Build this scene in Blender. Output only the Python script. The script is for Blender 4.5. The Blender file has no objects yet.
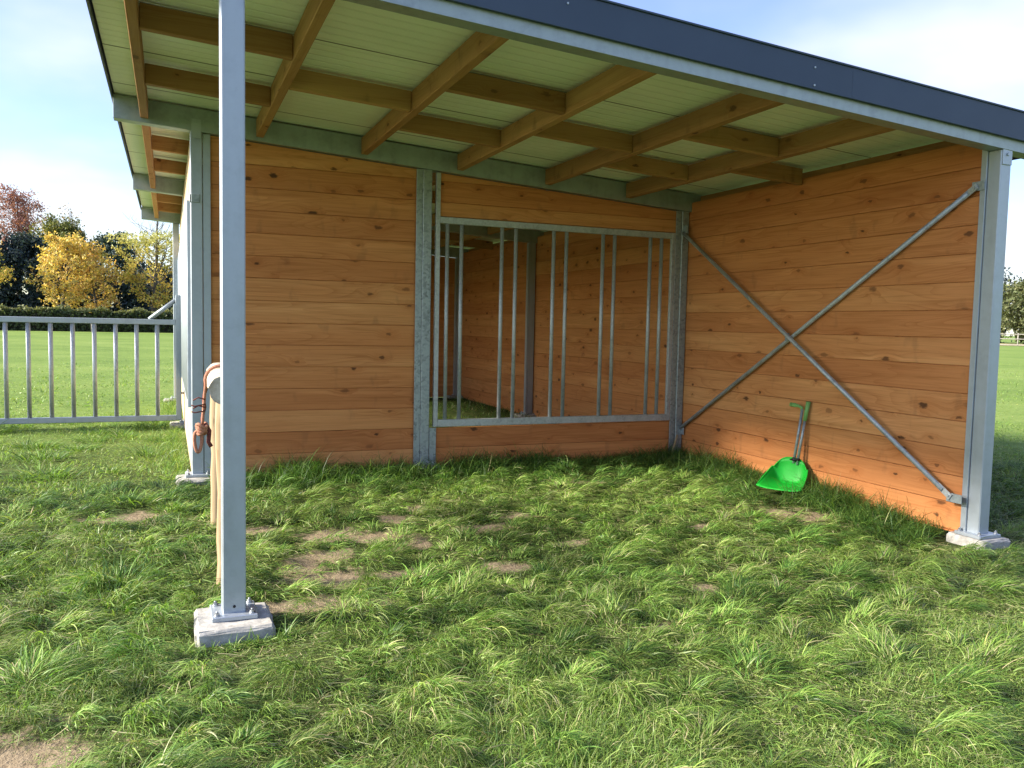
import bpy, bmesh, math, random
import numpy as np
from mathutils import Vector, Matrix
random.seed(7); RNG = np.random.default_rng(11)
scene = bpy.context.scene
COL = scene.collection

# ------------------------------------------------------------------ node helpers
def new_mat(name):
    m = bpy.data.materials.new(name); m.use_nodes = True
    nt = m.node_tree; nt.nodes.clear()
    out = nt.nodes.new('ShaderNodeOutputMaterial')
    return m, nt, out
def N(nt, t, **kw):
    n = nt.nodes.new(t)
    for k, v in kw.items():
        if k.startswith('i_'):
            key = k[2:]
            key = int(key) if key.isdigit() else key.replace('_', ' ')
            n.inputs[key].default_value = v
        else: setattr(n, k, v)
    return n
def L(nt, a, b): nt.links.new(a, b)
def math_n(nt, op, a, b=None, c=None, clamp=False):
    n = nt.nodes.new('ShaderNodeMath'); n.operation = op; n.use_clamp = clamp
    for i, v in enumerate((a, b, c)):
        if v is None: continue
        if isinstance(v, (int, float)): n.inputs[i].default_value = v
        else: nt.links.new(v, n.inputs[i])
    return n.outputs[0]
def ramp(nt, fac, stops, interp='LINEAR'):
    r = nt.nodes.new('ShaderNodeValToRGB'); r.color_ramp.interpolation = interp
    e = r.color_ramp.elements
    while len(e) < len(stops): e.new(0.5)
    for i, (p, c) in enumerate(stops):
        e[i].position = p; e[i].color = (*c, 1) if len(c) == 3 else c
    nt.links.new(fac, r.inputs[0]); return r.outputs[0]
def mixc(nt, fac, a, b, mode='MIX'):
    n = nt.nodes.new('ShaderNodeMix'); n.data_type = 'RGBA'; n.blend_type = mode
    for idx, v in ((0, fac), (6, a), (7, b)):
        if isinstance(v, (int, float)): n.inputs[idx].default_value = v
        elif isinstance(v, tuple): n.inputs[idx].default_value = (*v, 1) if len(v) == 3 else v
        else: nt.links.new(v, n.inputs[idx])
    return n.outputs[2]
def maprange(nt, v, a, b, c=0., d=1., smooth=True):
    n = nt.nodes.new('ShaderNodeMapRange'); n.interpolation_type = 'SMOOTHSTEP' if smooth else 'LINEAR'
    nt.links.new(v, n.inputs[0])
    for i, x in enumerate((a, b, c, d)): n.inputs[i + 1].default_value = x
    return n.outputs[0]

# ------------------------------------------------------------------ materials
def mat_wood(name, ca, cb, cc, knot=(0.075, 0.03, 0.012), rough=0.72, knots=0.5, stain=0.0, bleach=0.0):
    m, nt, out = new_mat(name)
    uv = N(nt, 'ShaderNodeUVMap', uv_map='UVMap')
    sep = N(nt, 'ShaderNodeSeparateXYZ'); L(nt, uv.outputs[0], sep.inputs[0])
    u, v = sep.outputs[0], sep.outputs[1]
    # knots : sparse voronoi cells along each board
    kv = N(nt, 'ShaderNodeCombineXYZ')
    L(nt, math_n(nt, 'MULTIPLY', u, 2.6), kv.inputs[0]); L(nt, math_n(nt, 'MULTIPLY', v, 5.0), kv.inputs[1])
    wob = N(nt, 'ShaderNodeTexNoise', noise_dimensions='2D', i_Scale=9.0, i_Detail=2.0); L(nt, kv.outputs[0], wob.inputs['Vector'])
    kvw = N(nt, 'ShaderNodeVectorMath', operation='MULTIPLY_ADD')
    L(nt, wob.outputs['Color'], kvw.inputs[0]); kvw.inputs[1].default_value = (0.12, 0.12, 0); L(nt, kv.outputs[0], kvw.inputs[2])
    vo = N(nt, 'ShaderNodeTexVoronoi', voronoi_dimensions='2D', i_Scale=1.0); L(nt, kvw.outputs[0], vo.inputs['Vector'])
    d = vo.outputs['Distance']
    cs = N(nt, 'ShaderNodeSeparateColor'); L(nt, vo.outputs['Color'], cs.inputs[0])
    has = math_n(nt, 'GREATER_THAN', cs.outputs[0], 1 - knots)
    rad = math_n(nt, 'MULTIPLY_ADD', cs.outputs[1], 0.085, 0.04)
    q = math_n(nt, 'DIVIDE', d, rad)
    core = math_n(nt, 'MULTIPLY', maprange(nt, q, 0.55, 1.15, 1, 0), has)
    halo = math_n(nt, 'MULTIPLY', maprange(nt, q, 0.9, 4.5, 1, 0), has)
    # grain warped around knots
    vw = math_n(nt, 'MULTIPLY_ADD', halo, 0.035, v)
    gv = N(nt, 'ShaderNodeCombineXYZ'); L(nt, math_n(nt, 'MULTIPLY', u, 0.9), gv.inputs[0]); L(nt, math_n(nt, 'MULTIPLY', vw, 26.0), gv.inputs[1])
    g1 = N(nt, 'ShaderNodeTexNoise', noise_dimensions='2D', i_Scale=1.6, i_Detail=4.0, i_Roughness=0.6, i_Distortion=0.7); L(nt, gv.outputs[0], g1.inputs['Vector'])
    # cathedral figure
    cv = N(nt, 'ShaderNodeCombineXYZ'); L(nt, math_n(nt, 'MULTIPLY', u, 0.55), cv.inputs[0]); L(nt, math_n(nt, 'MULTIPLY', vw, 5.5), cv.inputs[1])
    c1 = N(nt, 'ShaderNodeTexNoise', noise_dimensions='2D', i_Scale=1.0, i_Detail=1.0, i_Distortion=0.3); L(nt, cv.outputs[0], c1.inputs['Vector'])
    rings = math_n(nt, 'FRACT', math_n(nt, 'MULTIPLY', c1.outputs[0], 13.0))
    ring = math_n(nt, 'POWER', rings, 2.2)
    ringm = math_n(nt, 'MULTIPLY', ring, maprange(nt, c1.outputs[0], 0.38, 0.62))
    # big soft change along the boards
    bv = N(nt, 'ShaderNodeCombineXYZ'); L(nt, math_n(nt, 'MULTIPLY', u, 0.8), bv.inputs[0]); L(nt, math_n(nt, 'MULTIPLY', v, 4.0), bv.inputs[1])
    b1 = N(nt, 'ShaderNodeTexNoise', noise_dimensions='2D', i_Scale=1.0, i_Detail=2.0); L(nt, bv.outputs[0], b1.inputs['Vector'])
    tone = N(nt, 'ShaderNodeAttribute', attribute_name='tone')
    t = math_n(nt, 'ADD', math_n(nt, 'MULTIPLY_ADD', tone.outputs['Fac'], 0.42, 0.10), math_n(nt, 'MULTIPLY', b1.outputs[0], 0.42))
    base = ramp(nt, t, [(0.12, ca), (0.5, cb), (0.9, cc)])
    gd = ramp(nt, g1.outputs[0], [(0.28, (0.80, 0.74, 0.66)), (0.52, (1, 1, 1)), (0.75, (1.08, 1.09, 1.08))])
    col = mixc(nt, 0.85, base, gd, 'MULTIPLY')
    col = mixc(nt, math_n(nt, 'MULTIPLY', ringm, 0.40), col, mixc(nt, 1.0, col, (0.66, 0.50, 0.38), 'MULTIPLY'))
    col = mixc(nt, math_n(nt, 'MULTIPLY', halo, 0.35), col, mixc(nt, 1.0, col, (0.78, 0.60, 0.45), 'MULTIPLY'))
    pv = N(nt, 'ShaderNodeCombineXYZ'); L(nt, math_n(nt, 'MULTIPLY', u, 0.45), pv.inputs[0]); L(nt, math_n(nt, 'MULTIPLY', vw, 7.0), pv.inputs[1])
    p1 = N(nt, 'ShaderNodeTexNoise', noise_dimensions='2D', i_Scale=1.0, i_Detail=1.5, i_Distortion=0.2); L(nt, pv.outputs[0], p1.inputs['Vector'])
    col = mixc(nt, math_n(nt, 'MULTIPLY', maprange(nt, p1.outputs[0], 0.64, 0.74), 0.38), col, mixc(nt, 1.0, col, (1.30, 1.45, 1.6), 'MULTIPLY'))
    if stain > 0:
        sv = N(nt, 'ShaderNodeCombineXYZ'); L(nt, math_n(nt, 'MULTIPLY', u, 5.0), sv.inputs[0]); L(nt, math_n(nt, 'MULTIPLY', v, 2.2), sv.inputs[1])
        s1 = N(nt, 'ShaderNodeTexNoise', noise_dimensions='2D', i_Scale=1.0, i_Detail=3.0, i_Roughness=0.55); L(nt, sv.outputs[0], s1.inputs['Vector'])
        col = mixc(nt, math_n(nt, 'MULTIPLY', maprange(nt, s1.outputs[0], 0.62, 0.78), stain), col, (0.10, 0.055, 0.03))
    col = mixc(nt, math_n(nt, 'MULTIPLY', core, math_n(nt, 'MULTIPLY_ADD', cs.outputs[2], 0.6, 0.35)), col, knot)
    bs = N(nt, 'ShaderNodeBsdfPrincipled', i_Roughness=rough)
    bs.inputs['Specular IOR Level'].default_value = 0.25
    L(nt, col, bs.inputs['Base Color'])
    bp = N(nt, 'ShaderNodeBump', i_Strength=0.35, i_Distance=0.003); L(nt, math_n(nt, 'ADD', g1.outputs[0], math_n(nt, 'MULTIPLY', core, -0.5)), bp.inputs['Height'])
    L(nt, bp.outputs[0], bs.inputs['Normal']); L(nt, bs.outputs[0], out.inputs[0])
    return m

def mat_galv(name, base=(0.50, 0.535, 0.565), metal=0.55, rough=0.47, spangle=0.5, scale=34, soft=1.0):
    m, nt, out = new_mat(name)
    tc = N(nt, 'ShaderNodeTexCoord'); vo = N(nt, 'ShaderNodeTexVoronoi', i_Scale=scale); L(nt, tc.outputs['Object'], vo.inputs['Vector'])
    cs = N(nt, 'ShaderNodeSeparateColor'); L(nt, vo.outputs['Color'], cs.inputs[0])
    n1 = N(nt, 'ShaderNodeTexNoise', i_Scale=7.0, i_Detail=5.0, i_Roughness=0.65); L(nt, tc.outputs['Object'], n1.inputs['Vector'])
    mp = N(nt, 'ShaderNodeMapping'); mp.inputs['Scale'].default_value = (16, 16, 0.9); L(nt, tc.outputs['Object'], mp.inputs[0])
    n2 = N(nt, 'ShaderNodeTexNoise', i_Scale=1.0, i_Detail=3.0); L(nt, mp.outputs[0], n2.inputs['Vector'])
    f = math_n(nt, 'ADD', math_n(nt, 'MULTIPLY', cs.outputs[0], 0.30 * spangle),
               math_n(nt, 'ADD', math_n(nt, 'MULTIPLY', n1.outputs[0], 0.75), math_n(nt, 'MULTIPLY', n2.outputs[0], 0.35)))
    lo = tuple(c * (1 - .34 * soft) for c in base); hi = tuple(min(1, c * (1 + .24 * soft)) for c in base)
    col = ramp(nt, f, [(0.38, lo), (0.60, base), (0.92, hi)])
    bs = N(nt, 'ShaderNodeBsdfPrincipled', i_Metallic=metal)
    L(nt, col, bs.inputs['Base Color'])
    L(nt, math_n(nt, 'MULTIPLY_ADD', n1.outputs[0], 0.28, rough - 0.12), bs.inputs['Roughness'])
    bp = N(nt, 'ShaderNodeBump', i_Strength=0.08, i_Distance=0.002); L(nt, n1.outputs[0], bp.inputs['Height']); L(nt, bp.outputs[0], bs.inputs['Normal'])
    L(nt, bs.outputs[0], out.inputs[0]); return m

def mat_noise(name, ca, cb, scale=4., rough=0.7, metal=0., detail=4., bump=0., spec=0.3, stretch=(1, 1, 1), trans=None):
    m, nt, out = new_mat(name)
    tc = N(nt, 'ShaderNodeTexCoord'); mp = N(nt, 'ShaderNodeMapping'); mp.inputs['Scale'].default_value = stretch
    L(nt, tc.outputs['Object'], mp.inputs[0])
    n1 = N(nt, 'ShaderNodeTexNoise', i_Scale=scale, i_Detail=detail, i_Roughness=0.6); L(nt, mp.outputs[0], n1.inputs['Vector'])
    col = ramp(nt, n1.outputs[0], [(0.3, ca), (0.7, cb)])
    bs = N(nt, 'ShaderNodeBsdfPrincipled', i_Metallic=metal, i_Roughness=rough); bs.inputs['Specular IOR Level'].default_value = spec
    L(nt, col, bs.inputs['Base Color'])
    if bump:
        bp = N(nt, 'ShaderNodeBump', i_Strength=0.6, i_Distance=bump); L(nt, n1.outputs[0], bp.inputs['Height']); L(nt, bp.outputs[0], bs.inputs['Normal'])
    sh = bs.outputs[0]
    if trans:
        tr = N(nt, 'ShaderNodeBsdfTranslucent'); tr.inputs[0].default_value = (*trans, 1)
        mx = N(nt, 'ShaderNodeMixShader', i_0=0.4); L(nt, sh, mx.inputs[1]); L(nt, tr.outputs[0], mx.inputs[2]); sh = mx.outputs[0]
    L(nt, sh, out.inputs[0]); return m

def mat_leaf(name, trans=0.35, rough=0.55, spec=0.3, tint=(1.25, 1.2, 0.6)):
    m, nt, out = new_mat(name)
    at = N(nt, 'ShaderNodeAttribute', attribute_name='hue')
    bs = N(nt, 'ShaderNodeBsdfPrincipled', i_Roughness=rough); bs.inputs['Specular IOR Level'].default_value = spec
    L(nt, at.outputs['Color'], bs.inputs['Base Color'])
    tr = N(nt, 'ShaderNodeBsdfTranslucent'); L(nt, mixc(nt, 1.0, at.outputs['Color'], tint, 'MULTIPLY'), tr.inputs[0])
    mx = N(nt, 'ShaderNodeMixShader', i_0=trans); L(nt, bs.outputs[0], mx.inputs[1]); L(nt, tr.outputs[0], mx.inputs[2])
    L(nt, mx.outputs[0], out.inputs[0]); return m

M_WOOD = mat_wood('larch_boards', (0.45, 0.162, 0.052), (0.58, 0.236, 0.080), (0.68, 0.335, 0.130), knots=0.5, stain=0.22)
M_PALE = mat_wood('sunlit_pale_boards', (0.50, 0.36, 0.21), (0.60, 0.46, 0.29), (0.70, 0.57, 0.38), knots=0.35)  # paler boards for the outer end wall: its strong sunlight put into the colour
M_TIMBER = mat_wood('sawn_timber', (0.25, 0.125, 0.050), (0.36, 0.192, 0.078), (0.46, 0.27, 0.115), knots=0.45, stain=0.45)
M_GALV = mat_galv('galvanised_steel', base=(0.39, 0.44, 0.485), spangle=0.18, soft=0.45)
M_BEAM = mat_galv('galvanised_beam', base=(0.32, 0.37, 0.38), spangle=0.3, soft=0.7)
M_GALV_DULL = mat_galv('spangled_steel', base=(0.25, 0.285, 0.30), spangle=2.0, scale=46, soft=1.35)
M_TUBE = mat_galv('galvanised_tube', base=(0.40, 0.43, 0.44), metal=0.5, rough=0.5, spangle=0.8, scale=60)
M_BOLT = mat_galv('bolt_steel', base=(0.42, 0.44, 0.46), metal=0.8, rough=0.4)
M_ROOF = mat_noise('blue_grey_sheet', (0.046, 0.068, 0.112), (0.054, 0.078, 0.125), scale=2.5, rough=0.5, spec=0.28)
M_CONC = mat_noise('concrete', (0.27, 0.262, 0.235), (0.50, 0.485, 0.44), scale=26, rough=0.9, detail=8, bump=0.006, spec=0.15)
M_POLE = mat_wood('peeled_pole', (0.22, 0.15, 0.08), (0.36, 0.27, 0.16), (0.48, 0.39, 0.26), knots=0.4, stain=0.5, rough=0.75)
M_ENDGRAIN = mat_noise('weathered_wood', (0.34, 0.28, 0.20), (0.62, 0.57, 0.47), scale=26, rough=0.85, detail=8, bump=0.01, stretch=(1, 0.3, 1))
M_ROPE = mat_noise('rope_fibre', (0.30, 0.12, 0.075), (0.50, 0.25, 0.16), scale=120, rough=0.85, bump=0.003)
M_ROPE_DARK = mat_noise('dark_rope_fibre', (0.05, 0.02, 0.02), (0.22, 0.06, 0.05), scale=120, rough=0.85)
M_PLASTIC = mat_noise('green_plastic', (0.010, 0.50, 0.040), (0.025, 0.62, 0.06), scale=9, rough=0.45, spec=0.4, trans=(0.01, 0.5, 0.05))
M_GRIP = mat_noise('green_grip', (0.16, 0.36, 0.10), (0.22, 0.45, 0.14), scale=8, rough=0.5)
M_BLACK = mat_noise('black_rubber', (0.01, 0.01, 0.01), (0.02, 0.02, 0.02), rough=0.6)
M_BARK = mat_noise('bark', (0.05, 0.042, 0.036), (0.13, 0.115, 0.10), scale=6, rough=0.9, detail=6, stretch=(3, 3, 0.6))
M_BARK_DARK = mat_noise('dark_bark', (0.022, 0.018, 0.016), (0.05, 0.042, 0.036), scale=6, rough=0.9, stretch=(3, 3, 0.6))
M_LEAF = mat_leaf('tree_leaves', 0.3, 0.6, 0.2)
M_BLADE = mat_leaf('grass_blades', 0.33, 0.46, 0.35, tint=(1.15, 1.25, 0.55))
M_RAIL = mat_noise('weathered_rail', (0.24, 0.22, 0.19), (0.38, 0.36, 0.32), scale=5, rough=0.85)

def mat_panel():
    m, nt, out = new_mat('roof_underside')
    tc = N(nt, 'ShaderNodeTexCoord'); sep = N(nt, 'ShaderNodeSeparateXYZ'); L(nt, tc.outputs['Object'], sep.inputs[0])
    y = sep.outputs[1]
    f1 = math_n(nt, 'FRACT', math_n(nt, 'MULTIPLY', y, 1 / 0.115))
    ridge = maprange(nt, math_n(nt, 'ABSOLUTE', math_n(nt, 'SUBTRACT', f1, 0.5)), 0.0, 0.16, 0, 1)
    f2 = math_n(nt, 'FRACT', math_n(nt, 'MULTIPLY', y, 1 / 1.0))
    seam = maprange(nt, math_n(nt, 'ABSOLUTE', math_n(nt, 'SUBTRACT', f2, 0.5)), 0.004, 0.012, 0, 1)
    n1 = N(nt, 'ShaderNodeTexNoise', i_Scale=1.3, i_Detail=4.0); L(nt, tc.outputs['Object'], n1.inputs['Vector'])
    col = ramp(nt, n1.outputs[0], [(0.35, (0.74, 0.82, 0.70)), (0.7, (0.85, 0.91, 0.80))])
    col = mixc(nt, seam, (0.10, 0.10, 0.08), col)
    bs = N(nt, 'ShaderNodeBsdfPrincipled', i_Roughness=0.45); L(nt, col, bs.inputs['Base Color'])
    bp = N(nt, 'ShaderNodeBump', i_Strength=1.0, i_Distance=0.009)
    L(nt, math_n(nt, 'ADD', math_n(nt, 'MULTIPLY', ridge, 0.8), seam), bp.inputs['Height']); L(nt, bp.outputs[0], bs.inputs['Normal'])
    L(nt, bs.outputs[0], out.inputs[0]); return m
M_PANEL = mat_panel()

def mat_ground():
    m, nt, out = new_mat('meadow_ground')
    tc = N(nt, 'ShaderNodeTexCoord'); P = tc.outputs['Object']
    n1 = N(nt, 'ShaderNodeTexNoise', i_Scale=0.35, i_Detail=5.0, i_Roughness=0.6); L(nt, P, n1.inputs['Vector'])
    n0 = N(nt, 'ShaderNodeTexNoise', i_Scale=0.07, i_Detail=4.0, i_Roughness=0.6); L(nt, P, n0.inputs['Vector'])
    n2 = N(nt, 'ShaderNodeTexNoise', i_Scale=5.0, i_Detail=7.0, i_Roughness=0.7); L(nt, P, n2.inputs['Vector'])
    n3 = N(nt, 'ShaderNodeTexNoise', i_Scale=34.0, i_Detail=5.0, i_Roughness=0.7); L(nt, P, n3.inputs['Vector'])
    g = math_n(nt, 'ADD', math_n(nt, 'MULTIPLY', n0.outputs[0], 0.40), math_n(nt, 'ADD', math_n(nt, 'MULTIPLY', n1.outputs[0], 0.30), math_n(nt, 'MULTIPLY', n2.outputs[0], 0.30)))
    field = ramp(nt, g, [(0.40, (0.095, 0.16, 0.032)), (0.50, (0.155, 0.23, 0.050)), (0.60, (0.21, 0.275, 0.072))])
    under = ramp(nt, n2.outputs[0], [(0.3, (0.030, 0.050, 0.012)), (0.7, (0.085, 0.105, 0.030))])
    soil = ramp(nt, math_n(nt, 'ADD', math_n(nt, 'MULTIPLY', n2.outputs[0], 0.5), math_n(nt, 'MULTIPLY', n3.outputs[0], 0.5)),
                [(0.32, (0.12, 0.09, 0.052)), (0.5, (0.25, 0.195, 0.125)), (0.68, (0.37, 0.30, 0.20))])
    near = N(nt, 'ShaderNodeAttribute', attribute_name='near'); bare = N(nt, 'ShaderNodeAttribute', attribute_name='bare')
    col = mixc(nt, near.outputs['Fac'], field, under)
    bm_ = math_n(nt, 'ADD', bare.outputs['Fac'], math_n(nt, 'MULTIPLY', math_n(nt, 'SUBTRACT', n2.outputs[0], 0.5), 1.5))
    col = mixc(nt, maprange(nt, bm_, 0.22, 0.46), col, soil)
    bs = N(nt, 'ShaderNodeBsdfPrincipled', i_Roughness=0.9); bs.inputs['Specular IOR Level'].default_value = 0.1
    L(nt, col, bs.inputs['Base Color'])
    bp = N(nt, 'ShaderNodeBump', i_Strength=1.0, i_Distance=0.035); L(nt, math_n(nt, 'ADD', n2.outputs[0], math_n(nt, 'MULTIPLY', n3.outputs[0], 0.4)), bp.inputs['Height'])
    L(nt, bp.outputs[0], bs.inputs['Normal']); L(nt, bs.outputs[0], out.inputs[0]); return m
M_GROUND = mat_ground()
M_STUBBLE = mat_noise('dry_grass', (0.30, 0.24, 0.12), (0.46, 0.38, 0.21), scale=0.6, rough=0.95, detail=8)

# ------------------------------------------------------------------ object helpers
def link(o, parent=None):
    COL.objects.link(o)
    if parent is not None: o.parent = parent
    return o
def thing(name, label, cat, loc=(0, 0, 0), group=None):
    o = bpy.data.objects.new(name, None); COL.objects.link(o); o.location = loc; o.empty_display_size = 0.2
    tag(o, label, cat, group); return o
def tag(o, label, cat, group=None):
    o['label'] = label; o['category'] = cat
    if group: o['group'] = group
    return o
class MB:
    """gathers shapes in one bmesh, with board UVs (u along the grain) and a tone per face"""
    def __init__(s, origin=(0, 0, 0)):
        s.bm = bmesh.new(); s.uv = s.bm.loops.layers.uv.new('UVMap'); s.tone = s.bm.faces.layers.float.new('tone'); s.o = Vector(origin)
    def _finish(s, verts, axis, tone, bevel, smooth=False, cap_smooth=False):
        faces = {f for v in verts for f in v.link_faces}
        if bevel > 0:
            edges = {e for v in verts for e in v.link_edges}
            r = bmesh.ops.bevel(s.bm, geom=list(edges), offset=bevel, segments=1, affect='EDGES', clamp_overlap=True)
            faces = set(r['faces']) | {f for f in faces if f.is_valid}
            vs = {v for f in faces for v in f.verts}; faces = {f for v in vs for f in v.link_faces}
        axis = Vector(axis).normalized(); ru, rv = random.uniform(0, 60), random.uniform(0, 60)
        tone = random.random() if tone is None else tone
        for f in faces:
            f[s.tone] = tone; f.smooth = smooth
            f.normal_update(); n = f.normal
            t = n.cross(axis)
            if t.length < 0.3:
                a2 = Vector((0, 0, 1)) if abs(axis.z) < 0.8 else Vector((1, 0, 0)); t = n.cross(a2); au = a2 * 0.3
            else: au = axis
            t.normalize()
            for l in f.loops:
                c = l.vert.co; l[s.uv].uv = (c.dot(au) + ru, c.dot(t) + rv)
    def hexa(s, pts, axis=(1, 0, 0), tone=None, bevel=0.0):
        v = [s.bm.verts.new(Vector(p) - s.o) for p in pts]   # bottom 4 ccw, top 4 ccw
        for q in ((3, 2, 1, 0), (4, 5, 6, 7), (0, 1, 5, 4), (1, 2, 6, 5), (2, 3, 7, 6), (3, 0, 4, 7)):
            s.bm.faces.new([v[i] for i in q])
        s._finish(v, axis, tone, bevel)
    def box(s, x0, x1, y0, y1, z0, z1, axis=(1, 0, 0), tone=None, bevel=0.0, sl=0.0):
        """sl: z slope per metre of x"""
        x0, x1 = min(x0, x1), max(x0, x1); y0, y1 = min(y0, y1), max(y0, y1)
        d = (x1 - x0) * sl
        s.hexa([(x0, y0, z0), (x1, y0, z0 + d), (x1, y1, z0 + d), (x0, y1, z0), (x0, y0, z1), (x1, y0, z1 + d), (x1, y1, z1 + d), (x0, y1, z1)], axis, tone, bevel)
    def prism(s, poly, y0, y1, plane='xz', axis=(1, 0, 0), tone=None, bevel=0.0):
        """polygon in (x,z) pushed along y, or in (y,z) pushed along x"""
        n = len(poly)
        mk = (lambda a, b, c: Vector((a, c, b))) if plane == 'xz' else (lambda a, b, c: Vector((c, a, b)))
        A = [s.bm.verts.new(mk(a, b, y0) - s.o) for a, b in poly]; B = [s.bm.verts.new(mk(a, b, y1) - s.o) for a, b in poly]
        fs = [s.bm.faces.new(A), s.bm.faces.new(B[::-1])]
        for i in range(n): fs.append(s.bm.faces.new([A[i], B[i], B[(i + 1) % n], A[(i + 1) % n]][::-1]))
        bmesh.ops.recalc_face_normals(s.bm, faces=fs)
        s._finish(A + B, axis, tone, bevel)
    def tube(s, pts, rad, n=10, tone=None, caps=True, smooth=True):
        pts = [Vector(p) for p in pts]; rads = rad if isinstance(rad, (list, tuple)) else [rad] * len(pts)
        rings = []; ref = None
        for i, p in enumerate(pts):
            t = (pts[min(i + 1, len(pts) - 1)] - pts[max(i - 1, 0)]).normalized()
            if ref is None:
                ref = Vector((0, 0, 1)) if abs(t.z) < 0.9 else Vector((1, 0, 0))
            a = (ref - t * ref.dot(t)).normalized(); ref = a; b = t.cross(a)
            rings.append([s.bm.verts.new(p + (a * math.cos(k * 2 * math.pi / n) + b * math.sin(k * 2 * math.pi / n)) * rads[i] - s.o) for k in range(n)])
        for r0, r1 in zip(rings, rings[1:]):
            for k in range(n): s.bm.faces.new([r0[k], r0[(k + 1) % n], r1[(k + 1) % n], r1[k]])
        vs = [v for r in rings for v in r]
        if caps: s.bm.faces.new(rings[0][::-1]); s.bm.faces.new(rings[-1])
        s._finish(vs, pts[-1] - pts[0] if (pts[-1] - pts[0]).length > 1e-4 else (0, 0, 1), tone, 0.0, smooth)
        if caps:
            for f in {f for v in rings[0] + rings[-1] for f in v.link_faces}:
                if len(f.verts) == n and n > 4: f.smooth = False
    def build(s, name, mat, parent=None):
        me = bpy.data.meshes.new(name); s.bm.to_mesh(me); s.bm.free(); me.materials.append(mat)
        o = bpy.data.objects.new(name, me); o.location = s.o; link(o, parent)
        return o

# ------------------------------------------------------------------ ground height and bare patches
BARE = [(-0.35, 6.55, .42, .22), (.82, 4.84, .26, .20), (1.22, 4.78, .24, .16), (.60, 4.42, .30, .18), (.95, 5.25, .30, .16), (1.3, 5.6, .26, .14), (2.03, 5.52, .34, .20), (1.57, 5.98, .22, .16),
        (1.0, 5.70, .30, .22), (1.94, 4.72, .16, .12), (-.58, 3.08, .44, .40), (4.62, 5.20, .36, .26), (3.6, 6.9, .3, .12), (2.15, 6.5, .12, .12), (.75, 5.12, .22, .2),
        (2.45, 5.75, .2, .1), (1.45, 5.35, .2, .12), (.55, 5.9, .2, .12), (1.75, 6.25, .16, .1), (1.05, 4.3, .16, .12), (2.6, 5.1, .14, .1), (2.3, 3.5, .12, .08), (2.9, 4.0, .14, .08), (3.6, 5.1, .14, .1)]
def smooth(a, b, x):
    t = np.clip((x - a) / (b - a), 0, 1); return t * t * (3 - 2 * t)
_k = [(random.uniform(-1, 1), random.uniform(-1, 1), random.uniform(0, 6.28)) for _ in range(30)]
def lumps(x, y, f):
    h = 0
    for i in range(10):
        a, b, p = _k[i + (0 if f < 2 else 10)]
        h = h + np.sin(f * (a * 2.4 * x + b * 2.4 * y) + p)
    return h / 10
def bare_at(x, y):
    b = np.zeros_like(x)
    wx = x + .16 * lumps(x, y, 5.5) + .05 * lumps(y, x, 13.); wy = y + .13 * lumps(y + 9, x, 5.5) + .05 * lumps(x + 3, y, 13.)
    for cx, cy, rx, ry in BARE:
        q = np.sqrt(((wx - cx) / rx) ** 2 + ((wy - cy) / ry) ** 2)
        b = np.maximum(b, np.clip(.62 * (1.3 - q), 0, .62))
    return b
def ground(x, y):
    x = np.asarray(x, float); y = np.asarray(y, float)
    rise = .055 * smooth(4.0, 6.0, y) * (1 - smooth(18, 30, y)) * (1 - smooth(9, 16, np.abs(x - 2.5)))
    nf = 1 - smooth(10, 30, np.hypot(x, y))
    return rise + nf * (.030 * lumps(x, y, 1.3) + .016 * lumps(x, y, 4.0)) - .02 * bare_at(x, y)

def axis_pts(lo, hi, step, far, g=1.28):
    a = list(np.arange(lo, hi + 1e-6, step)); s = step
    while a[-1] < far: s *= g; a.append(a[-1] + s)
    s = step
    while a[0] > -far: s *= g; a.insert(0, a[0] - s)
    return np.array(a)
gx = axis_pts(-5, 8, .085, 900); gy = axis_pts(1.0, 10, .085, 900)
X, Y = np.meshgrid(gx, gy); Z = ground(X, Y)
me = bpy.data.meshes.new('field')
nx, ny = len(gx), len(gy)
me.vertices.add(nx * ny); me.vertices.foreach_set('co', np.stack([X, Y, Z], -1).astype(np.float32).ravel())
ii, jj = np.meshgrid(np.arange(nx - 1), np.arange(ny - 1)); a = (jj * nx + ii).ravel()
quads = np.stack([a, a + 1, a + nx + 1, a + nx], -1)
me.loops.add(quads.size); me.loops.foreach_set('vertex_index', quads.ravel().astype(np.int32))
me.polygons.add(len(quads)); me.polygons.foreach_set('loop_start', (np.arange(len(quads)) * 4).astype(np.int32)); me.polygons.foreach_set('loop_total', np.full(len(quads), 4, np.int32))
me.update(); me.polygons.foreach_set('use_smooth', np.ones(len(quads), bool))
at = me.attributes.new('bare', 'FLOAT', 'POINT'); at.data.foreach_set('value', bare_at(X, Y).astype(np.float32).ravel())
at = me.attributes.new('near', 'FLOAT', 'POINT'); at.data.foreach_set('value', np.maximum(1 - smooth(7, 14, np.hypot(X, Y)), ((X > .2) & (X < 5.3) & (Y > 7.9) & (Y < 15.7)) * 1.0).astype(np.float32).ravel())  # stable floor takes the dark colour too: indoor shade put into the ground
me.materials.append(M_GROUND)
field = link(bpy.data.objects.new('field', me)); field['kind'] = 'structure'

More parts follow.
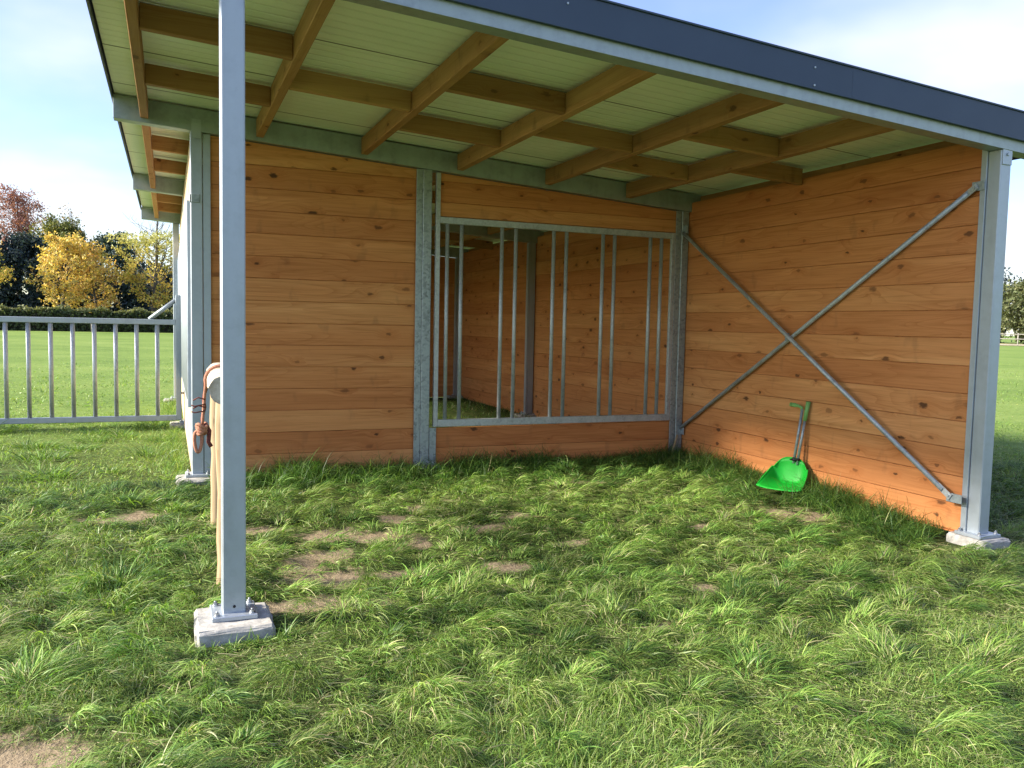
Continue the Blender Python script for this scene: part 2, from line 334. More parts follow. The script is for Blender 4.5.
# ------------------------------------------------------------------ grass (blades as one mesh)
def blade_mesh(name, bx, by, bz, ang, length, a0, a1, width, hue, segs, dz):
    n = len(bx); S = segs
    t = np.linspace(0, 1, S + 1)
    aa = a0[:, None] + (a1 - a0)[:, None] * (t[None, :-1] + .5 / S) ** 1.15
    step = (length / S)[:, None]
    r = np.concatenate([np.zeros((n, 1)), np.cumsum(np.sin(aa) * step, 1)], 1)
    h = np.concatenate([np.zeros((n, 1)), np.cumsum(np.cos(aa) * step, 1)], 1)
    sway = (RNG.normal(0, .16, n)[:, None]) * r * t[None, :]
    dx, dy = np.cos(ang)[:, None], np.sin(ang)[:, None]
    cx = bx[:, None] + r * dx - sway * dy; cy = by[:, None] + r * dy + sway * dx
    gz = bz[:, None]
    floor = (gz - dz[:, None]) + .012 + .02 * RNG.random((n, 1)); cz = np.maximum(gz + h, floor)
    w = width[:, None] * (1 - t[None, :-1] ** 2.2 * .75) * .5
    tw = ang + math.pi / 2 + RNG.normal(0, .55, n); wx, wy = np.cos(tw)[:, None], np.sin(tw)[:, None]
    wz = RNG.normal(0, .35, n)[:, None]
    nv = 2 * S + 1
    V = np.zeros((n, nv, 3), np.float32)
    V[:, 0:2 * S:2, 0] = cx[:, :-1] - wx * w; V[:, 0:2 * S:2, 1] = cy[:, :-1] - wy * w; V[:, 0:2 * S:2, 2] = cz[:, :-1] - wz * w
    V[:, 1:2 * S:2, 0] = cx[:, :-1] + wx * w; V[:, 1:2 * S:2, 1] = cy[:, :-1] + wy * w; V[:, 1:2 * S:2, 2] = cz[:, :-1] + wz * w
    V[:, 2 * S, 0] = cx[:, -1]; V[:, 2 * S, 1] = cy[:, -1]; V[:, 2 * S, 2] = cz[:, -1]
    loops = []; starts = []; tot = []; k = 0
    pat = []
    for s_ in range(S - 1): pat += [2 * s_, 2 * s_ + 1, 2 * s_ + 3, 2 * s_ + 2]; starts.append(k); tot.append(4); k += 4
    pat += [2 * S - 2, 2 * S - 1, 2 * S]; starts.append(k); tot.append(3); k += 3
    LI = (np.array(pat)[None] + (np.arange(n) * nv)[:, None]).ravel().astype(np.int32)
    LS = (np.array(starts)[None] + (np.arange(n) * k)[:, None]).ravel().astype(np.int32)
    LT = np.tile(np.array(tot, np.int32), n)
    me = bpy.data.meshes.new(name)
    me.vertices.add(n * nv); me.vertices.foreach_set('co', V.ravel())
    me.loops.add(len(LI)); me.loops.foreach_set('vertex_index', LI)
    me.polygons.add(len(LS)); me.polygons.foreach_set('loop_start', LS); me.polygons.foreach_set('loop_total', LT)
    me.update(); me.polygons.foreach_set('use_smooth', np.ones(len(LS), bool))
    # base of a blade is paler than its tip on many plants: root tone belongs to the blade itself
    H = np.repeat(hue[:, None, :], nv, 1).astype(np.float32)
    C = np.ones((n, nv, 4), np.float32); C[..., :3] = H
    at = me.attributes.new('hue', 'FLOAT_COLOR', 'POINT'); at.data.foreach_set('color', C.ravel())
    me.materials.append(M_BLADE)
    return me
def inside_plan(x, y):        # where nothing grows: posts, footings, walls
    m = np.zeros(len(x), bool)
    for x0, x1, y0, y1 in [(.08, .47, 3.94, 4.34), (.03, .40, 7.70, 8.0), (5.05, 5.52, 3.98, 4.42), (2.12, 2.46, 7.72, 8.0), (5.27, 5.35, 4.2, 15.8), (.17, .30, 7.9, 15.8), (4.74, 5.2, 5.64, 6.06), (.2, 5.3, 7.85, 7.98), (.2, 5.3, 15.6, 15.75)]:
        m |= (x > x0) & (x < x1) & (y > y0) & (y < y1)
    return m
def in_view(x, y, margin=2.3):
    c, s = math.cos(math.radians(22.27)), math.sin(math.radians(22.27))
    f = x * s + y * c; r = x * c - y * s
    return (f > 1.5) & (np.abs(r) < .63 * f + margin)
GREENS = np.array([(.050, .115, .024), (.092, .185, .034), (.152, .265, .048), (.220, .335, .072), (.30, .385, .108), (.37, .38, .18), (.41, .37, .21)])
def pick(n, w, jit=.16):
    c = GREENS[RNG.choice(len(GREENS), n, p=np.array(w) / np.sum(w))] * (1 + RNG.normal(0, jit, (n, 1)))
    return np.clip(c * (1 + RNG.normal(0, .05, (n, 3))), .005, .9)
parts = {k: [] for k in ('bx', 'by', 'ang', 'len', 'a0', 'a1', 'w', 'hue', 'dz')}
def emit(bx, by, ang, ln, a0, a1, w, hue, dz=None):
    dz = np.zeros(len(bx)) if dz is None else dz
    keep = ~inside_plan(bx, by) & in_view(bx, by)
    b = bare_at(bx, by); keep &= RNG.random(len(bx)) > (b - .12) * 2.0
    for k, v in zip(('bx', 'by', 'ang', 'len', 'a0', 'a1', 'w', 'hue', 'dz'), (bx, by, ang, ln, a0, a1, w, hue, dz)): parts[k].append(v[keep])
def sunny(x, y): return np.clip(.5 + .5 * lumps(x, y, 1.1), 0, 1)
# 1 tussocks of long grass that has fallen over, low domes with gaps between them
cand = []
tries = 0
while tries < 34000:
    tries += 1
    x, y = random.uniform(-4.2, 8.5), random.uniform(1.6, 7.85)
    if not in_view(np.array([x]), np.array([y]), 1.5)[0]: continue
    if x < -.15 and y > 3.2 and random.random() < .72 + .07 * (y - 4): continue
    if x > 5.5 and random.random() < .55: continue
    if x > 1.35 and y < 2.75 + (x - 1.5) * .32 and random.random() < .93: continue
    big = random.choice((.5, .62, .7, .75, .85, .85, 1.0, 1.15))
    if y > 4.8: big *= .8
    else: big *= .9
    sp = .205 * big
    if any((x - c[0]) ** 2 + (y - c[1]) ** 2 < (sp + .12 * c[2]) ** 2 for c in cand): continue
    if math.hypot(x - .28, y - 4.0) < .42 or math.hypot(x - 5.3, y - 4.1) < .35: continue
    if bare_at(np.array([x]), np.array([y]))[0] > .34: continue
    cand.append((x, y, big))
for x, y, size in cand:
    near = y < 5.0
    nb = int(random.uniform(420, 600) * size ** 1.35 * (1.0 if near else .72)); bright = random.gauss(1, .17)
    r0 = .165 * size
    r = np.sqrt(RNG.random(nb)) * r0; th = RNG.random(nb) * 6.283
    comb = .9 * math.sin(x * 1.5 + y * 1.1) + .5 * math.sin(x * 3.1 - y * 2.2) - .5 + random.gauss(0, .75)
    mixk = random.uniform(.5, 1.5)
    q = r / r0
    ax = np.cos(th) * q * .9 + mixk * math.cos(comb); ay = np.sin(th) * q * .9 + mixk * math.sin(comb)
    wisp = RNG.integers(0, 9, nb); wa = RNG.normal(0, .42, 9)      # blades hang together in wisps
    ang = np.arctan2(ay, ax) + wa[wisp] + RNG.normal(0, .17, nb)
    ln = np.clip(RNG.normal(.138, .040, nb), .05, .27) * size ** .6 * (1.1 - .35 * q)
    a0 = .35 + np.abs(RNG.normal(.0, .32, nb)) + q * .45; a1 = np.clip(RNG.normal(2.3, .35, nb), 1.3, 2.95)
    tn = random.random()
    w = [.5, 1.2, 1.6, 1.4, .8, .3, .15] if tn < .45 else [.15, .5, 1.3, 1.9, 1.5, .6, .35] if tn < .82 else [1.3, 1.7, 1.1, .45, .2, .1, .05]
    if y > 6.9 + .25 * math.sin(x * 3) or (x > 4.5 + .2 * math.sin(y * 4) and y > 4.35): w = [2.4, 1.8, .8, .25, .08, .04, .02]; bright = min(bright, 1.0)  # by the walls the shade is put into darker tussock colours
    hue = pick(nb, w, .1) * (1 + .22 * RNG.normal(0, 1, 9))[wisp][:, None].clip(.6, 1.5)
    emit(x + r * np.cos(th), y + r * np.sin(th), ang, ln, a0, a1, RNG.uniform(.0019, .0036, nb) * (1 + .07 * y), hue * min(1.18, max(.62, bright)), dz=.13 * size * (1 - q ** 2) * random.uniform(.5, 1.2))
# 2 short sward between, much of it flattened and strawy
def sward(n, x0, x1, y0, y1, ln, wd, w, dens=None, lie=1.25):
    x = RNG.uniform(x0, x1, n); y = RNG.uniform(y0, y1, n)
    k = in_view(x, y)
    if dens is not None: k &= RNG.random(n) < dens(x, y)
    x, y = x[k], y[k]; m = len(x)
    patch = np.clip(.55 + .9 * lumps(x, y, 2.6), 0.3, 1.25)
    patch = np.where(np.hypot(x - .28, y - 4.05) < .5, .5, patch)
    emit(x, y, RNG.random(m) * 6.283, np.clip(RNG.normal(ln, ln * .35, m), .02, .4) * patch, np.abs(RNG.normal(.35, .3, m)), np.clip(RNG.normal(lie, .45, m), .3, 2.3), RNG.uniform(*wd, m), pick(m, w))
sward(330000, -4.6, 7.5, 1.3, 4.8, .062, (.0018, .0034), [.2, .7, 1.5, 2.0, 1.5, .45, .3], lie=1.4)
sward(130000, .8, 6.2, 1.8, 4.2, .075, (.0018, .0034), [.1, .5, 1.4, 2.3, 2.0, .35, .15], lie=1.1, dens=lambda x, y: smooth(.8, 1.6, x) * (1 - smooth(-.2, .5, y - 2.75 - (x - 1.5) * .32)))
sward(140000, -4.6, 10.0, 4.8, 8.0, .06, (.0026, .0048), [.6, 1.2, 1.6, 1.5, .9, .4, .3], lie=1.35)
sward(140000, -9.5, .2, 4.6, 14.0, .065, (.004, .009), [.1, .4, 1.3, 2.3, 2.0, .25, .1])
sward(60000, -3.0, .1, 2.6, 5.4, .06, (.002, .0036), [.1, .5, 1.4, 2.2, 1.8, .4, .2], lie=1.3)
sward(26000, 5.4, 13.0, 4.2, 14.0, .09, (.006, .011), [.5, 1.2, 1.7, 1.4, .7, .1, .05])
sward(16000, .3, 5.25, 8.0, 15.6, .13, (.005, .009), [3.2, 1.4, .6, .2, .1, .2, .2])  # stable interior: dark mix, indoor shade put into the blade colours
sward(60000, -15, .2, 14.0, 34.0, .08, (.012, .022), [.1, .4, 1.2, 2.2, 1.9, .12, .04], dens=lambda x, y: 1 - .95 * smooth(15, 33, y))
sward(40000, 5.6, 46.0, 8.0, 40.0, .09, (.012, .024), [.3, .8, 1.6, 1.9, 1.4, .1, .03], dens=lambda x, y: (x > .75 * y - 1) * (1 - .95 * smooth(12, 38, y)))
# dry thatch pressed flat between the tussocks
nT = 34000
xT, yT = RNG.uniform(-1.2, 6.0, nT), RNG.uniform(2.0, 6.4, nT)
kT = RNG.random(nT) < np.clip(lumps(xT + 4, yT, 2.2) * 1.6 + .35, 0, 1); xT, yT = xT[kT], yT[kT]; nT = len(xT)
emit(xT, yT, RNG.normal(-.4, 1.0, nT), RNG.uniform(.05, .16, nT), RNG.uniform(.9, 1.3, nT), RNG.uniform(1.5, 2.0, nT), RNG.uniform(.002, .0036, nT) * (1 + .06 * yT), pick(nT, [0, 0, .4, 1, 1.5, 2, 1.8]))
# lumps in the grazed side on the left
for q in range(190):
    x, y = random.uniform(-6, .05), random.uniform(4.6, 13)
    if not in_view(np.array([x]), np.array([y]), .4)[0]: continue
    size = random.uniform(.5, 1.1); nb = int(150 * size); r0 = .14 * size * (1 + .04 * y)
    r = np.sqrt(RNG.random(nb)) * r0; th = RNG.random(nb) * 6.283
    emit(x + r * np.cos(th), y + r * np.sin(th), th + RNG.normal(-.3, .5, nb), np.clip(RNG.normal(.16, .04, nb), .06, .3) * size, .2 + r / r0 * .5, np.clip(RNG.normal(1.7, .3, nb), 1, 2.4), RNG.uniform(.005, .009, nb), pick(nb, [1.2, 1.6, 1.4, .8, .3, .05, .02] if q % 3 else [.3, .8, 1.4, 1.6, 1, .1, .05]))
# 3 tall, uncut grass along the foot of the walls
def fringe(n, fx, fy, hmin, hmax, k=26, dark=True):
    cs = RNG.random(k); cw = RNG.uniform(.012, .045, k); ch = RNG.uniform(.35, 1.1, k)
    pickc = RNG.integers(0, k, n); loose = RNG.random(n) < .45
    s = np.where(loose, RNG.random(n), np.clip(RNG.normal(cs[pickc], cw[pickc]), 0, 1)); hh = np.where(loose, RNG.uniform(.3, .6, n), ch[pickc])
    x, y = fx(s), fy(s)
    w = [3.0, 1.8, .8, .25, .08, .08, .03] if dark else [1.0, 1.6, 1.4, 1, .5, .1, .05]  # dark mix: deep green of tall growth, with wall shade put into the colour
    emit(x, y, RNG.random(n) * 6.283, RNG.uniform(hmin, hmax, n) * hh, np.abs(RNG.normal(.2, .25, n)), np.clip(RNG.normal(1.75, .6, n), .2, 2.7), RNG.uniform(.0028, .0050, n), pick(n, w))
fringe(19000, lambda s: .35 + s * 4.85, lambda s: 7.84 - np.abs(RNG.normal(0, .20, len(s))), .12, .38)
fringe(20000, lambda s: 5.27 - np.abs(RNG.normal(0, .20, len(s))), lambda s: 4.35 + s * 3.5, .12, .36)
fringe(3500, lambda s: .12 - np.abs(RNG.normal(0, .12, len(s))), lambda s: 8.0 + s * 7.6, .12, .28, dark=False)
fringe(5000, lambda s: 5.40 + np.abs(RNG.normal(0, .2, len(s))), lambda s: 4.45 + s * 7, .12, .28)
fringe(1500, lambda s: .05 + s * .5, lambda s: 3.98 - np.abs(RNG.normal(0, .05, len(s))), .03, .12, dark=False)
A = {k: np.concatenate(v) for k, v in parts.items()}
A['bz'] = ground(A['bx'], A['by']) - .01 + A['dz']
dist = np.hypot(A['bx'], A['by'])
for nm, sel, sg, lab in (('meadow_grass', dist < 5.2, 5, None), ('paddock_grass', (dist >= 5.2) & (dist < 11), 4, None), ('pasture_grass', dist >= 11, 2, None)):
    q = {k: v[sel] for k, v in A.items()}
    o = link(bpy.data.objects.new(nm, blade_mesh(nm, q['bx'], q['by'], q['bz'], q['ang'], q['len'], q['a0'], q['a1'], q['w'], q['hue'], sg, q['dz'])))
    o['kind'] = 'stuff'
bpy.data.objects['meadow_grass']['label'] = 'long tussocky green grass lying over in front of the shelter'
bpy.data.objects['paddock_grass']['label'] = 'tufted green grass at the foot of the shelter walls'
bpy.data.objects['pasture_grass']['label'] = 'short bright green pasture grass beyond the gate'
for nm in ('meadow_grass', 'paddock_grass', 'pasture_grass'): bpy.data.objects[nm]['category'] = 'grass'

# ------------------------------------------------------------------ the horse shelter
SL = -0.067
def zb(x): return 3.118 + SL * x          # underside of the sloping steel beams
SH = thing('horse_shelter', 'open-fronted horse shelter of orange boards and galvanised posts under a sloping blue-edged roof', 'horse shelter', (2.7, 8.0, 0))
def SB(): return MB()
def shel(mb, name, mat, parent=SH):
    o = mb.build(name, mat, None); o.parent = parent
    if parent is SH: o.location = Vector(o.location) - SH.location
    return o
def sub(mb, name, mat, parent): return shel(mb, name, mat, parent)
# every mesh is drawn in world coordinates; SH's offset is undone above. children of parts inherit the part's offset:
# a part keeps location -SH so that its own children at (0,0,0) fall in place.
def post(x0, x1, y0, y1, z0, ztop, strips=(), plate=True, mat=None):
    mat = mat or M_GALV
    m = SB(); m.box(x0, x1, y0, y1, z0 + .012, ztop, (0, 0, 1), bevel=.006); p = shel(m, 'post', mat)
    for (a, b, c, d, e, f) in strips:
        m = SB(); m.box(a, b, c, d, e, f, (0, 0, 1), bevel=.002); sub(m, 'board_channel', mat, p)
    if plate:
        cx, cy = (x0 + x1) / 2, (y0 + y1) / 2; h = .105
        m = SB(); m.box(cx - h, cx + h, cy - h, cy + h, z0, z0 + .024, bevel=.004); sub(m, 'base_plate', mat, p)
        for sx in (-1, 1):
            for sy in (-1, 1):
                m = SB(); bx_, by_ = cx + sx * h * .76, cy + sy * h * .76
                m.tube([(bx_, by_, z0 + .024), (bx_, by_, z0 + .029)], .0145, 12); m.tube([(bx_, by_, z0 + .028), (bx_, by_, z0 + .039)], .011, 6, smooth=False)
                m.tube([(bx_, by_, z0 + .04), (bx_, by_, z0 + .047)], .0055, 8); sub(m, 'anchor_bolt', M_BOLT, p)
    return p
def footing(x0, x1, y0, y1, z0, z1):
    m = SB(); bm = m.bm
    m.box(x0, x1, y0, y1, z0, z1, bevel=.018)
    bmesh.ops.subdivide_edges(bm, edges=bm.edges[:], cuts=3, use_grid_fill=True)
    for v in bm.verts: v.co += Vector((random.gauss(0, .0022), random.gauss(0, .0022), random.gauss(0, .002)))
    return shel(m, 'footing', M_CONC)
# front pair
p = post(.226, .334, 4.14, 4.25, .07, zb(.3) + .004)
m = SB(); m.tube([(.280, 4.1398, .125), (.280, 4.137, .125)], .007, 10); sub(m, 'drain_hole', M_BLACK, p)
footing(.10, .455, 3.98, 4.345, -.12, .070)
p = post(5.272, 5.372, 4.14, 4.24, .07, zb(5.32) + .004, strips=[(5.262, 5.278, 4.24, 4.285, .08, 2.83), (5.323, 5.339, 4.24, 4.285, .08, 2.83)])
m = SB(); m.box(5.277, 5.367, 4.132, 4.139, zb(5.32) - .10, zb(5.32) + .055, bevel=.002)
m.tube([(5.322, 4.132, zb(5.32) - .03), (5.322, 4.122, zb(5.32) - .03)], .011, 6, smooth=False); sub(m, 'bracket', M_GALV, p)
footing(5.19, 5.475, 4.035, 4.345, -.12, .070)
# partition frame
cb = [(.282, .345, 7.866, 7.874, .10, zb(.31) - .004)]
p = post(.179, .279, 7.86, 7.96, .10, zb(.23) + .004, strips=cb)
m = SB(); m.box(.185, .255, 7.845, 7.859, 2.50, 2.57, bevel=.002); m.box(.172, .18, 7.85, 7.92, 2.50, 2.57, bevel=.002); sub(m, 'bracket', M_GALV_DULL, p)
m = SB(); m.box(.19, .268, 7.826, 7.829, zb(.23) - .06, zb(.23) + .10, bevel=.001); m.tube([(.23, 7.826, zb(.23) + .08), (.23, 7.815, zb(.23) + .08)], .010, 6, smooth=False); sub(m, 'joint_plate', M_GALV, p)
footing(.045, .40, 7.69, 8.02, -.10, .10)
p = post(2.262, 2.352, 7.86, 7.96, .115, zb(2.3) + .004, mat=M_GALV_DULL,
         strips=[(2.197, 2.259, 7.864, 7.876, .115, zb(2.25) - .004), (2.355, 2.425, 7.866, 7.874, .115, .475)])
footing(2.10, 2.46, 7.70, 8.02, -.10, .115)
post(5.185, 5.272, 7.86, 7.96, .10, zb(5.2) + .004, strips=[(5.112, 5.176, 7.866, 7.876, .10, zb(5.14) - .004)], mat=M_GALV_DULL)
footing(5.02, 5.40, 7.70, 8.05, -.10, .095)
for yy in (12.0, 15.55):
    xo_ = .179 if yy < 13 else .070
    post(xo_, xo_ + .1, yy, yy + .1, .10, zb(.23) + .004, mat=M_GALV); footing(.0 if yy < 13 else -.10, .42, yy - .14, yy + .22, -.10, .10)
    post(5.17, 5.27, yy, yy + .1, .10, zb(5.2) + .004, strips=[(5.14, 5.166, yy - .005, yy + .06, .10, zb(5.2) - .01)], mat=M_GALV); footing(5.0, 5.42, yy - .14, yy + .22, -.10, .10)
# sloping C beams
XL, XR = -.415, 5.98
def cbeam(y0, y1, h=.19, lip=.02, front_web=True, mat=M_BEAM):
    m = SB(); t = .008; f = lambda z: zb(XL) + z
    m.box(XL, XR, y0, y0 + t, f(0), f(h), bevel=.001, sl=SL)
    m.box(XL, XR, y0 + t, y1, f(0), f(t), sl=SL); m.box(XL, XR, y0 + t, y1, f(h - t), f(h), sl=SL)
    m.box(XL, XR, y1 - t, y1, f(t), f(t + lip), sl=SL); m.box(XL, XR, y1 - t, y1, f(h - t - lip), f(h - t), sl=SL)
    return shel(m, 'steel_beam', mat)
cbeam(4.128, 4.235, lip=.012); cbeam(7.83, 7.955); cbeam(11.98, 12.105); cbeam(15.52, 15.645)
# purlins (front to back) and noggings
PX = [-.178 + .932 * k for k in range(7)]
bays = [(4.14, 7.828, (5.46, 6.71)), (7.96, 11.978, (9.25, 10.55)), (12.11, 15.518, (13.3, 14.45))]
for bi, (ya, yb, nogs) in enumerate(bays):
    for k, px in enumerate(PX):
        m = SB(); w = .031
        z0 = zb(px - w) + .034; z1 = zb(px - w) + .182
        y0_ = 4.24 if bi == 0 else ya
        m.box(px - w, px + w, y0_, yb, z0, z1, (0, 1, 0), bevel=.004, sl=SL); shel(m, 'purlin', M_TIMBER)
        if k < 6:
            for ny_ in (nogs if k % 2 == 0 else (sum(nogs) / 2 + .04,)):
                xa, xb = px + w + .002, PX[k + 1] - w - .002
                if k == 5: xb = 5.27
                m = SB(); z0 = zb(xa) + .040; m.box(xa, xb, ny_ - .03, ny_ + .03, z0, z0 + .142, (1, 0, 0), bevel=.004, sl=SL); shel(m, 'nogging', M_TIMBER)
# roof panels, trims and fascia
m = SB(); m.box(-.405, 5.97, 4.112, 15.72, zb(-.405) + .207, zb(-.405) + .2555, sl=SL); shel(m, 'roof_panel', M_PANEL)
m = SB(); m.box(-.425, 6.0, 4.09, 15.75, zb(-.425) + .2565, zb(-.425) + .268, sl=SL, bevel=.002); shel(m, 'roof_sheet', M_ROOF)
m = SB()
for a, b in ((-.425, 3.905), (3.895, 6.0)):
    o_ = .0018 if a > 0 else 0
    m.box(a, b, 4.100 - o_, 4.110 - o_, zb(a) + .072, zb(a) + .2555, sl=SL, bevel=.0015)
m.box(-.424, 5.999, 4.1105, 4.126, zb(-.424) + .074, zb(-.424) + .080, sl=SL)
fa = shel(m, 'fascia', M_ROOF)
for sx in (1.2, 2.05, 3.62, 3.62, 5.3):
    pass
for sx, dz in ((1.95, .2), (3.60, .2), (3.60, .095), (5.45, .11), (.4, .11)):
    m = SB(); m.tube([(sx, 4.102, zb(sx) + dz), (sx, 4.094, zb(sx) + dz)], .006, 8); sub(m, 'screw', M_GALV, fa)
m = SB(); m.box(-.43, -.418, 4.112, 15.74, zb(-.425) + .165, zb(-.425) + .2555, bevel=.001); shel(m, 'edge_trim', M_ROOF)
m = SB(); m.box(5.988, 6.0, 4.128, 15.74, zb(6) + .12, zb(6) + .2555, bevel=.001); shel(m, 'edge_trim', M_ROOF)
# board walls : boards 20 cm, seams at 2.671 - .2 k
SEAM = [2.671 - .2 * k for k in range(-3, 14)]
def clip_top(poly, fz):
    out = []
    n = len(poly)
    for i in range(n):
        a, b = poly[i], poly[(i + 1) % n]
        ia, ib = a[1] <= fz(a[0]) + 1e-9, b[1] <= fz(b[0]) + 1e-9
        if ia: out.append(a)
        if ia != ib:
            da, db = a[1] - fz(a[0]), b[1] - fz(b[0]); t = da / (da - db)
            out.append((a[0] + (b[0] - a[0]) * t, a[1] + (b[1] - a[1]) * t))
    return out
def boards(m, plane, s0, s1, z0, z1, d0, d1, top=None, gap=.0035, skip_core=False, tones=None):
    """one wall of horizontal boards between s0..s1 along the wall, d0..d1 through it"""
    fz = top or (lambda s: z1)
    for k, zt in enumerate(SEAM):
        a, b = max(zt - .2, z0), min(zt, z1 if top is None else 9)
        if b - a < .012: continue
        poly = clip_top([(s0, a + gap / 2), (s1, a + gap / 2), (s1, b - gap / 2), (s0, b - gap / 2)], fz)
        if len(poly) < 3 or max(p[1] for p in poly) - min(p[1] for p in poly) < .01: continue
        j = random.gauss(0, .0012)
        ax = (1, 0, 0) if plane == 'xz' else (0, 1, 0)
        tn = None if tones is None else tones.get(round(zt, 3))
        m.prism(poly, d0 + j, d1 + j, plane, ax, tone=tn, bevel=.0025)
    core = clip_top([(s0 + .004, z0 + .004), (s1 - .004, z0 + .004), (s1 - .004, z1 - .004 if top is None else 9), (s0 + .004, z1 - .004 if top is None else 9)], lambda s: fz(s) - .004)
    m.prism(core, (d0 + d1) / 2 - .005, (d0 + d1) / 2 + .005, plane, tone=.1)
top = lambda x: zb(x) - .006
m = SB()
boards(m, 'xz', .283, 2.258, .06, 0, 7.892, 7.930, top=top, tones={.271: .85, .471: 0., .671: .75, .871: .05, 1.671: .8})
boards(m, 'xz', 2.36, 5.175, .06, .472, 7.892, 7.930, tones={.471: -.15, .271: .35})
boards(m, 'xz', 2.40, 5.175, 2.535, 0, 7.892, 7.930, top=top)
shel(m, 'partition_wall', M_WOOD)
m = SB()
for a, b in ((4.246, 7.93), (7.935, 12.06), (12.065, 15.66)):
    boards(m, 'yz', a, b, .055, 2.865, 5.281, 5.320, tones={2.871: -.25, 2.671: -.2, 2.471: .15, 1.471: .85, 1.071: .8} if a < 5 else None)
shel(m, 'side_wall', M_WOOD)
m = SB()
boards(m, 'xz', .285, 5.165, .06, 0, 15.60, 15.64, top=top)
shel(m, 'rear_wall', M_WOOD)
m = SB()
zlt = zb(.21) + .03
for a, b in ((7.962, 11.998), (12.102, 15.548)):
    boards(m, 'yz', a, b, .06, .70, .183, .222); boards(m, 'yz', a, b, 2.535, 3.09, .183, .222)
shel(m, 'end_wall', M_PALE)
# barred windows
def tube_box(m, x0, x1, y0, y1, z0, z1): m.box(x0, x1, y0, y1, z0, z1, (0, 0, 1), bevel=.003)
m = SB(); yf0, yf1 = 7.868, 7.908
tube_box(m, 2.396, 2.440, yf0, yf1, .482, zb(2.42) - .008); tube_box(m, 5.066, 5.108, yf0, yf1, .482, 2.53)
tube_box(m, 2.4405, 5.0655, yf0, yf1, 2.466, 2.529); tube_box(m, 2.4405, 5.0655, yf0 - .006, yf1, .482, .552)
win = shel(m, 'barred_window', M_TUBE)
for xb in (2.518, 2.664, 3.090, 3.240, 3.660, 3.805, 4.231, 4.370, 4.807, 4.946):
    m = SB(); m.tube([(xb, 7.888, .5525), (xb, 7.888, 2.4655)], .0195, 12); sub(m, 'bar', M_TUBE, win)
for a, b in ((7.97, 11.99), (12.11, 15.54)):
    m = SB(); xa, xb_ = .150, .181
    tube_box(m, xa, xb_, a, a + .045, .705, 2.53); tube_box(m, xa, xb_, b - .045, b, .705, 2.53)
    tube_box(m, xa, xb_, a + .046, b - .046, 2.470, 2.53); tube_box(m, xa, xb_, a + .046, b - .046, .705, .765)
    w2 = shel(m, 'barred_window', M_GALV); nb = int((b - a) / .125)
    for i in range(nb):
        yb_ = a + .16 + i * (b - a - .32) / (nb - 1)
        m = SB(); m.tube([(.165, yb_, .7655), (.165, yb_, 2.4695)], .0195, 10); sub(m, 'bar', M_GALV, w2)
# crossed braces on the inside of the right wall
def brace(a, b, off):
    A_, B_ = Vector(a), Vector(b); d = (B_ - A_).normalized()
    m = SB(); m.tube([A_ + d * .06, B_ - d * .06], .019, 10)
    up = Vector((1, 0, 0)).cross(d)
    for P_, s_ in ((A_, 1), (B_, -1)):
        q = [P_ - d * s_ * .02 + up * .022, P_ - d * s_ * .02 - up * .022, P_ + d * s_ * .11 - up * .022, P_ + d * s_ * .11 + up * .022]
        if s_ < 0: q = q[::-1]
        m.hexa([p_ + Vector((.004, 0, 0)) for p_ in q] + [p_ - Vector((.004, 0, 0)) for p_ in q], bevel=.001)
        m.tube([P_ + Vector((-.003, 0, 0)), P_ + Vector((-.016, 0, 0))], .011, 6, smooth=False)
    bmesh.ops.recalc_face_normals(m.bm, faces=m.bm.faces[:])
    return shel(m, 'brace', M_TUBE)
XB = 5.245
b1 = brace((XB, 4.31, 2.525), (XB, 7.90, .366), 0)
b2 = brace((XB - .042, 4.345, .335), (XB - .042, 7.93, 2.575), 0)
for (y, z, par, xo) in ((4.285, 2.535, b1, 0), (4.315, .322, b2, -.042)):
    m = SB(); m.box(XB + xo + .006, XB + xo + .013, 4.242, y + .055, z - .032, z + .032, bevel=.001); sub(m, 'gusset_plate', M_GALV_DULL, par)
for (y, z, par, xo) in ((7.90, .366, b1, 0), (7.93, 2.575, b2, -.042)):
    m = SB(); m.box(XB + xo + .006, XB + xo + .012, 7.80, 7.859, z - .04, z + .04, bevel=.001); sub(m, 'gusset_plate', M_GALV, par)
m = SB(); m.box(5.216, 5.229, 6.13, 6.175, 1.405, 1.475, bevel=.002); sub(m, 'gusset_plate', M_GALV_DULL, b1)

# ------------------------------------------------------------------ gate at the left
G = thing('field_gate', 'galvanised steel field gate with evenly spaced upright bars beside the shelter', 'gate', (.11, 12.0, 0))
def gp(mb, name, mat=M_GALV, parent=None):
    o = mb.build(name, mat, None); o.parent = parent or G
    if parent is None: o.location = -G.location
    return o
m = MB(); m.box(.082, .148, 11.965, 12.03, .14, 1.80, (0, 0, 1), bevel=.004); m.box(-4.05, -3.99, 11.97, 12.03, .14, 1.48, (0, 0, 1), bevel=.004); gp(m, 'stile')
m = MB(); m.box(-3.989, .081, 11.965, 12.03, 1.405, 1.475, bevel=.005); gp(m, 'top_rail')
m = MB(); m.box(-3.989, .081, 11.965, 12.03, .135, .205, bevel=.005); gp(m, 'bottom_rail')
for i in range(16):
    x = -.145 - i * .2475
    if x < -3.95: break
    m = MB(); m.tube([(x, 11.998, .2055), (x, 11.998, 1.4045)], .0265, 12); gp(m, 'bar', M_TUBE)
m = MB(); m.tube([(.10, 11.998, 1.745), (-.24, 11.998, 1.472)], .027, 8); gp(m, 'diagonal_stay')
m = MB(); m.tube([(.135, 11.99, .5), (.19, 11.99, .5)], .012, 8); m.tube([(.19, 11.99, .46), (.19, 11.99, .55)], .014, 8); gp(m, 'hinge', M_BOLT)

